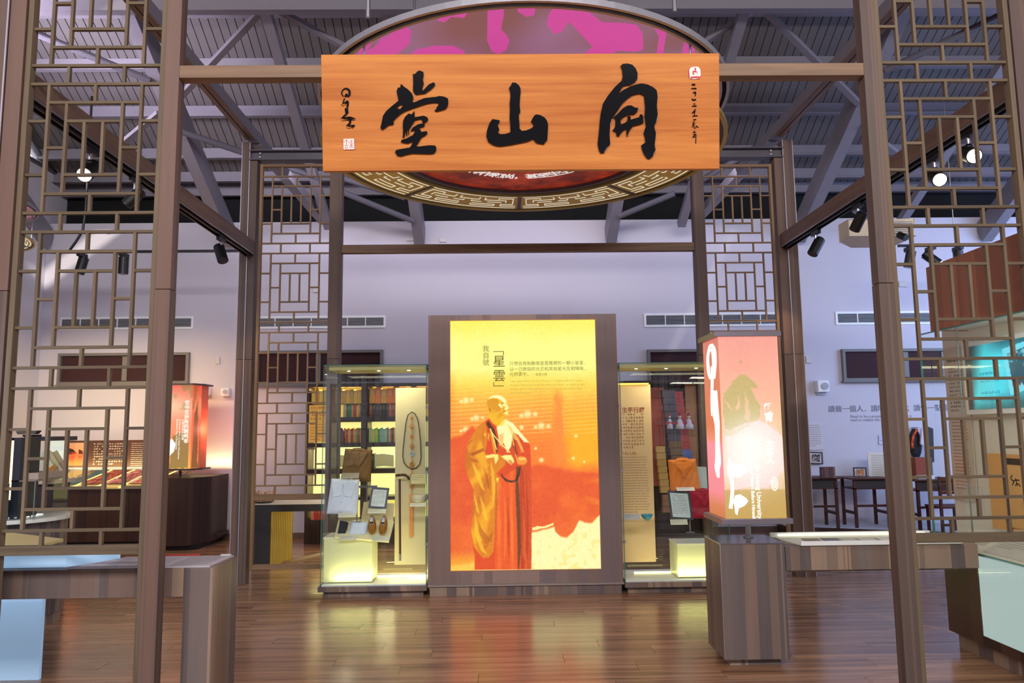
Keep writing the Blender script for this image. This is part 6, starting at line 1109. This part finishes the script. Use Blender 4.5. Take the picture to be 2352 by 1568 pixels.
obj('pane', G().box(cx0, cx1, cy0, cy0+.005, .852, 1.14), clear, ic); obj('pane', G().box(cx1-.005, cx1, cy0, cy1, .852, 1.14), clear, ic); obj('lid', G().box(cx0, cx1, cy0, cy1, 1.14, 1.148), flat(150, 130, 120, .3), ic); obj('lid_box', G().box(cx0, cx1-.04, cy0+.1, cy1, 1.149, 1.20), flat(190, 170, 150), ic)
obj('edge_strip', G().box(cx1-.004, cx1+.002, cy0-.002, cy0+.004, .852, 1.14), M['alu'], ic)
for i in range(5): obj('lit_slat', G().box(cx0+.02, cx1-.12, cy0+.06+.06*i, cy0+.09+.06*i, .853, .86), emit('slat_glow', (240, 250, 246), 1.3), ic)
for i, (xa, cc) in enumerate(((-4.22, (226, 220, 190)), (-4.12, (90, 84, 76)), (-4.02, (200, 190, 170)))):
    obj('open_book', G().bar((xa-.12, 6.12+.05*i, 1.08), (xa+.12, 6.14+.05*i, .87), .26, .014, (0, 1, 0)), flat(*cc), None, ['cream leaning book in the low glass case', 'dark leaning book in the low glass case', 'pale leaning book in the low glass case'][i], 'book')
dc = thing('media_column', 'dark upright column with a lit dotted strip on the far left counter', 'column', (-4.62, 6.2, .85))
c0_, c1_ = ax(10, 6.0, 1100), ax(44, 6.0, 1100); zt = az(1005, 6.0, 40)
obj('panel', G().box(ax(27, 6.0, 1100), c1_, 6.0, 6.25, .852, zt), flat(44, 44, 56, .4), dc); obj('side_panel', G().box(c0_, ax(14, 6.0, 1100), 6.0, 6.2, .852, zt), flat(50, 36, 34), dc)
for i in range(34): z = 1.0+i*(zt-1.02)/34; obj('led_dot', G().box(ax(15.5, 6.0, 1100), ax(26, 6.0, 1100), 6.0, 6.01, z, z+.012), emit('led_cream', (255, 226, 180), 2.2), dc)
hd = thing('upper_showcase', 'bright glass showcase with leaning papers and dark lid behind the island counter', 'display case', (-5.0, 7.3, 1.0)); Y = 7.2
a, b = pp(57, 1105, Y), pp(118, 1012, Y); obj('lid', G().box(a.x-.03, b.x+.02, Y, Y+.4, b.z, b.z+.04), flat(54, 54, 66, .4), hd); obj('front_pane', G().box(a.x, b.x, Y, Y+.005, a.z, b.z), clear, hd); obj('side_pane', G().box(b.x-.005, b.x, Y, Y+.4, a.z, b.z), clear, hd)
obj('lit_back', G().box(a.x, b.x-.06, Y+.36, Y+.37, a.z, b.z), emit('showcase_glow', (240, 240, 226), 1.0), hd); obj('base', G().box(a.x-.05, b.x+.02, Y, Y+.4, a.z-.03, a.z), flat(220, 210, 190), hd); obj('stand', G().box(a.x, b.x, Y+.05, Y+.35, .0, a.z-.03), flat(60, 56, 66), hd)
obj('amber_box', G().box(a.x+.02, b.x-.1, Y+.2, Y+.3, b.z-.2, b.z-.11), flat(240, 180, 70), None, 'amber box inside the bright showcase', 'box'); 
for i in range(3): obj('leaning_paper', G().bar((a.x+.02+.03*i, Y+.1+.05*i, b.z-.15), (a.x+.16+.03*i, Y+.1+.05*i, a.z+.02), .2, .01, (0, 1, 0)), flat(236-20*i, 228-30*i, 200-30*i), None, ['white', 'beige', 'tan'][i]+' leaning paper in the bright showcase', 'paper')
obj('ink_boat', G().prism([(0, 0), (.10, 0), (.13, .035), (-.08, .03), (-.06, .0)], pp(66, 997, Y+.1), (1, 0, 0), (0, 0, 1), .08), flat(96, 90, 84), None, 'grey boat shaped ornament on the bright showcase', 'ornament', bevel=.008); p0 = pp(59, 1006, Y+.1); obj('ornament_stand', G().box(p0.x, p0.x+.09, Y+.05, Y+.2, b.z+.04, pp(60, 998, Y+.1).z), flat(34, 28, 28), None, 'dark stand under the boat shaped ornament', 'stand')
obj('orange_card', G().bar(pp(108, 1104, 7.1), pp(117, 1072, 7.3), .10, .01, (0, 1, 0)), flat(232, 140, 50), None, 'orange leaning card right of the bright showcase', 'card')
p0 = pp(2, 1200, 5.95); obj('blue_brochure', G().box(ax(2, 5.93, 1180), ax(14, 5.93, 1180), 5.93, 5.95, .851, 1.13), flat(60, 140, 160, var=.3), None, 'blue green brochure left of the media column', 'brochure')
# slanted lit reading panel between table and island
t = thing('slanted_lectern', 'slanted cream reading panel with a bright strip light, behind the left table', 'lectern', (-3.8, 5.2, 0)); A = Vector((-4.9, 5.15, .98)); 
obj('panel', G().add([(-5.2, 5.05, 1.02), (-3.13, 5.05, .76), (-3.05, 5.4, .78), (-5.2, 5.4, 1.06), (-5.2, 5.05, 1.0), (-3.13, 5.05, .74), (-3.05, 5.4, .76), (-5.2, 5.4, 1.04)], [(0, 1, 2, 3), (7, 6, 5, 4), (0, 4, 5, 1), (1, 5, 6, 2), (2, 6, 7, 3), (3, 7, 4, 0)]), flat(214, 190, 130), t); obj('strip_light', G().bar((-3.60, 5.04, .80), (-3.56, 5.3, .88), .03, .02), emit('strip_warm', (255, 246, 190), 4), t); obj('post', G().box(-4.3, -4.2, 5.2, 5.3, .7, .9), M['alu'], t)

# ------------------------------------------------------------------ back left counter, photographs, text panel, red lantern
cn = thing('photo_counter', 'dark wooden wall counter with slanted photographs at the back left', 'counter', (-4.9, 10.5, 0))
YC_ = 10.15; x0_, x1_ = ax(100, YC_, 1150), ax(392, YC_, 1180)
nP = 6; w_ = (x1_-x0_)/nP
for i in range(nP): obj('door_panel', G().box(x0_+w_*i+.002, x0_+w_*(i+1)-.002, YC_, YC_+.02, .1, .80), M['deskd'], cn)
obj('carcass', G().box(x0_, x1_, YC_+.02, YW-.02, .1, .79), M['deskd'], cn); obj('plinth', G().box(x0_, x1_, YC_+.06, YW-.02, 0, .1), M['black'], cn)
bx_ = ax(456, 9.9, 1180); obj('end_block', G().prism([(x1_, YC_), (x1_, 9.95), (ax(430, 9.95, 1180), 9.95), (bx_, 10.3), (bx_, YW-.02), (x1_, YW-.02)], (0, 0, .06), (1, 0, 0), (0, 1, 0), .86), M['deskd'], cn); obj('end_plinth', G().box(x1_, bx_-.06, 10.02, YW-.02, 0, .06), M['black'], cn); obj('end_foot', G().box(bx_, bx_+.04, 10.5, YW-.05, .10, .14), M['deskd'], cn)
obj('top_slope', G().add([(x0_, YC_-.02, .80), (x1_, YC_-.02, .80), (x1_, YW-.22, 1.0), (x0_, YW-.22, 1.0), (x0_, YC_-.02, .78), (x1_, YC_-.02, .78), (x1_, YW-.22, .98), (x0_, YW-.22, .98)], [(0, 1, 2, 3), (7, 6, 5, 4), (0, 4, 5, 1), (1, 5, 6, 2), (2, 6, 7, 3), (3, 7, 4, 0)]), flat(214, 196, 130), cn)
px_ = [(96, 150), (157, 219), (219, 281), (280, 345), (342, 400)]
cols = [((120, 100, 70), (40, 90, 110), (200, 190, 150)), ((50, 20, 20), (180, 60, 50), (230, 120, 90)), ((80, 60, 60), (190, 70, 70), (240, 160, 170)), ((150, 60, 60), (206, 110, 80), (235, 200, 190)), ((60, 40, 60), (200, 90, 80), (240, 200, 160))]
xw = (x1_-x0_)/5.0
for i in range(5):
    xa = x0_+.1+i*(x1_-x0_-.1)/5; o = np.array((xa, YC_+.07, .846)); V_e = np.array((.22, .46, .157)); U_e = np.array(((x1_-x0_)/5-.07, 0, 0)); H4, W4 = 50, 60; q = fbm(H4, W4, 9, 4, 60+i); q2_ = fbm(H4, W4, 4, 3, 70+i); img = np.array(cols[i][0], float)*(1-q[..., None])+np.array(cols[i][1], float)*q[..., None]; img = np.where((q2_ > .58)[..., None], np.array(cols[i][2], float), img)
    if i == 0: img[:, 28:] = img[:, 28:]*.3+np.array((20, 90, 110))*.7
    t = print_panel('photograph', o, U_e, V_e, img, PMAT, None, label=['photograph of a shore with blue water on the back counter', 'dark red photograph of a crowd on the back counter, second from the left', 'pink and red crowd photograph on the back counter, third from the left', 'orange and pink crowd photograph on the back counter, fourth from the left', 'photograph at the right end of the back counter beside the lantern'][i], cat='photograph', group='photographs on the back counter')
    if i: obj('lit_divider', G().bar((xa-.05, YC_-.03, .80), (xa+.17, YW-.24, 1.0), .035, .02), emit('divider_glow', (255, 240, 150), 1.1), cn)
area('counter_strip', (-5.0, YW-.12, 1.02), (-5.0, YW-.02, 1.3), 2.6, .03, 10, (1, .86, .4))
a, b = pp(128, 1074, YW-.02), pp(400, 1009, YW-.02); t = thing('text_board', 'wide brown board with an orange photograph and white text on the back left wall', 'board', ((a.x+b.x)/2, YW-.03, a.z))
obj('panel', G().box(a.x, b.x, YW-.035, YW-.002, a.z, b.z), flat(84, 50, 38), t); xs_ = ax(201, YW-.03, 1040)
H4, W4 = 60, 90; yy, xx = np.mgrid[0:H4, 0:W4]; u = xx/(W4-1.); v = yy/(H4-1.); img = np.stack([np.interp(v, [0, .45, .55, 1], c_) for c_ in ([226, 236, 214, 206], [166, 150, 110, 104], [136, 104, 66, 62])], -1)
for p, c_ in ((((.28, .2), (.5, .28), (.62, .42), (.6, .5), (.35, .52), (.3, .4)), (60, 40, 36)), (((.7, .28), (.84, .36), (.86, .5), (.7, .5)), (90, 40, 34)), (((.4, .44), (.62, .4), (.66, .48), (.5, .52)), (180, 60, 50)), (((.3, .56), (.6, .56), (.5, .8), (.34, .7)), (190, 84, 60)), (((.68, .56), (.86, .56), (.74, .74)), (180, 80, 60))): blend(inpoly(u, v, p)*1., c_)
print_panel('photograph', (a.x+.03, YW-.038, a.z+.03), (xs_-a.x-.03, 0, 0), (0, 0, b.z-a.z-.06), img, PMAT, t)
glyph_rows(t, (ax(214, YW-.04, 1040), YW-.039, b.z-.04), (1, 0, 0), (0, 0, 1), ax(293, YW, 1040)-ax(214, YW, 1040), .32, 9, flat(236, 222, 206), .036, .5, True, 81); glyph_rows(t, (ax(301, YW-.04, 1040), YW-.039, b.z-.04), (1, 0, 0), (0, 0, 1), .48, .34, 12, flat(236, 222, 206), .03, .45, False, 82)
rl = thing('lantern', 'red and orange printed light lantern on the back left counter', 'lantern', (-4.2, 10.2, .92))
YL = 10.1; xa, xm, xb = ax(345, YL, 980), ax(440, YL, 980), ax(457, YL+.1, 980); z0_, z1_ = az(1076, YL, 430), az(884, YL, 430)
H4, W4 = 110, 66; yy, xx = np.mgrid[0:H4, 0:W4]; u = xx/(W4-1.); v = yy/(H4-1.); q = fbm(H4, W4, 14, 4, 91); q2_ = fbm(H4, W4, 4, 3, 92)
img = np.stack([np.interp(v, [0, .3, .7, 1], c_) for c_ in ([236, 255, 255, 255], [110, 150, 150, 190], [84, 120, 96, 84])], -1); blend(((q > .55)&(v < .3))*1., (170, 120, 70), .8); blend(inpoly(u, v+(q2_-.5)*.06, [(.55, .6), (.8, .56), (.95, .7), (.95, 1), (.5, 1), (.52, .8)])*1., (150, 120, 64), .85); blend(inpoly(u+(q2_-.5)*.1, v, [(.2, .3), (.4, .36), (.45, .46), (.3, .42)])*1., (180, 120, 70), .8); blend(inpoly(u, v, [(.3, .62), (.42, .62), (.45, .82), (.36, .9), (.28, .75)])*1., (170, 110, 70), .8); blend(np.exp(-(((u-.5)/.5)**2+((v-.25)/.14)**2)), (255, 236, 190), .6)
pm2 = printmat('red_lantern_film', 1.0, .4); print_panel('front_print', (xa, YL, z0_), (xm-xa, 0, 0), (0, 0, z1_-z0_), img, pm2, rl)
img2 = img[:, :40].copy()*np.array((.98, .72, .62)); img = img2; uu, vv = u[:, :40], v[:, :40]; blend(inpoly(uu/.6, vv, [(.25, .35), (.6, .2), (.7, .9), (.9, 1), (.1, 1), (.2, .7)])*1., (120, 84, 56), .8); print_panel('side_print', (xm, YL, z0_), (xb-xm, .16, 0), (0, 0, z1_-z0_), img, pm2, rl)
obj('core', G().prism([(xa, YL+.006), (xm-.003, YL+.006), (xb-.005, YL+.165), (xb-.005, YL+.4), (xa, YL+.4)], (0, 0, z0_), (1, 0, 0), (0, 1, 0), z1_-z0_), flat(220, 110, 80), rl)
for z_, n_ in ((z1_, 'top_cap'), (z0_-.022, 'bottom_cap')): obj(n_, G().prism([(xa-.03, YL-.03), (xm+.01, YL-.03), (xb+.05, YL+.15), (xb+.05, YL+.43), (xa-.03, YL+.43)], (0, 0, z_), (1, 0, 0), (0, 1, 0), .022), flat(66, 58, 66, .4), rl)
pxx = ax(414, YL+.2, 1090); obj('pole', G().cyl((pxx, YL+.2, .921), (pxx, YL+.2, z0_-.022), .018, 12), flat(70, 66, 76, .4), rl)
vtext('空中生妙有的開創者', .062, (ax(425, YL-.003, 920), YL-.004, az(928, YL, 428)), rl, glow, bold=.001, line=1.02); vtext('以無為有的故事', .04, (ax(418, YL-.003, 960), YL-.004, az(968, YL, 420)), rl, glow, line=1.0)
for s_, p_ in (('A Pioneer Who Creates Wondrous', 412), ('Existence Out of Emptiness', 406)): text(s_, .036, (ax(p_, YL, 962), YL-.004, az(962, YL, p_)), rl, glow, rot=(90, 90, 0))
obj('white_disc', G().prism([(.0, .10), (.06, .13), (.11, .06), (.09, -.04), (.03, -.1), (0, -.11)], (ax(384, YL, 1030), YL-.003, az(1030, YL, 388)), (1, 0, 0), (0, 0, 1), .001), glow, rl)
point('red_lantern_glow', (xb+.12, YL+.3, 1.55), 7, (1, .25, .15), .004)
flush_texts()
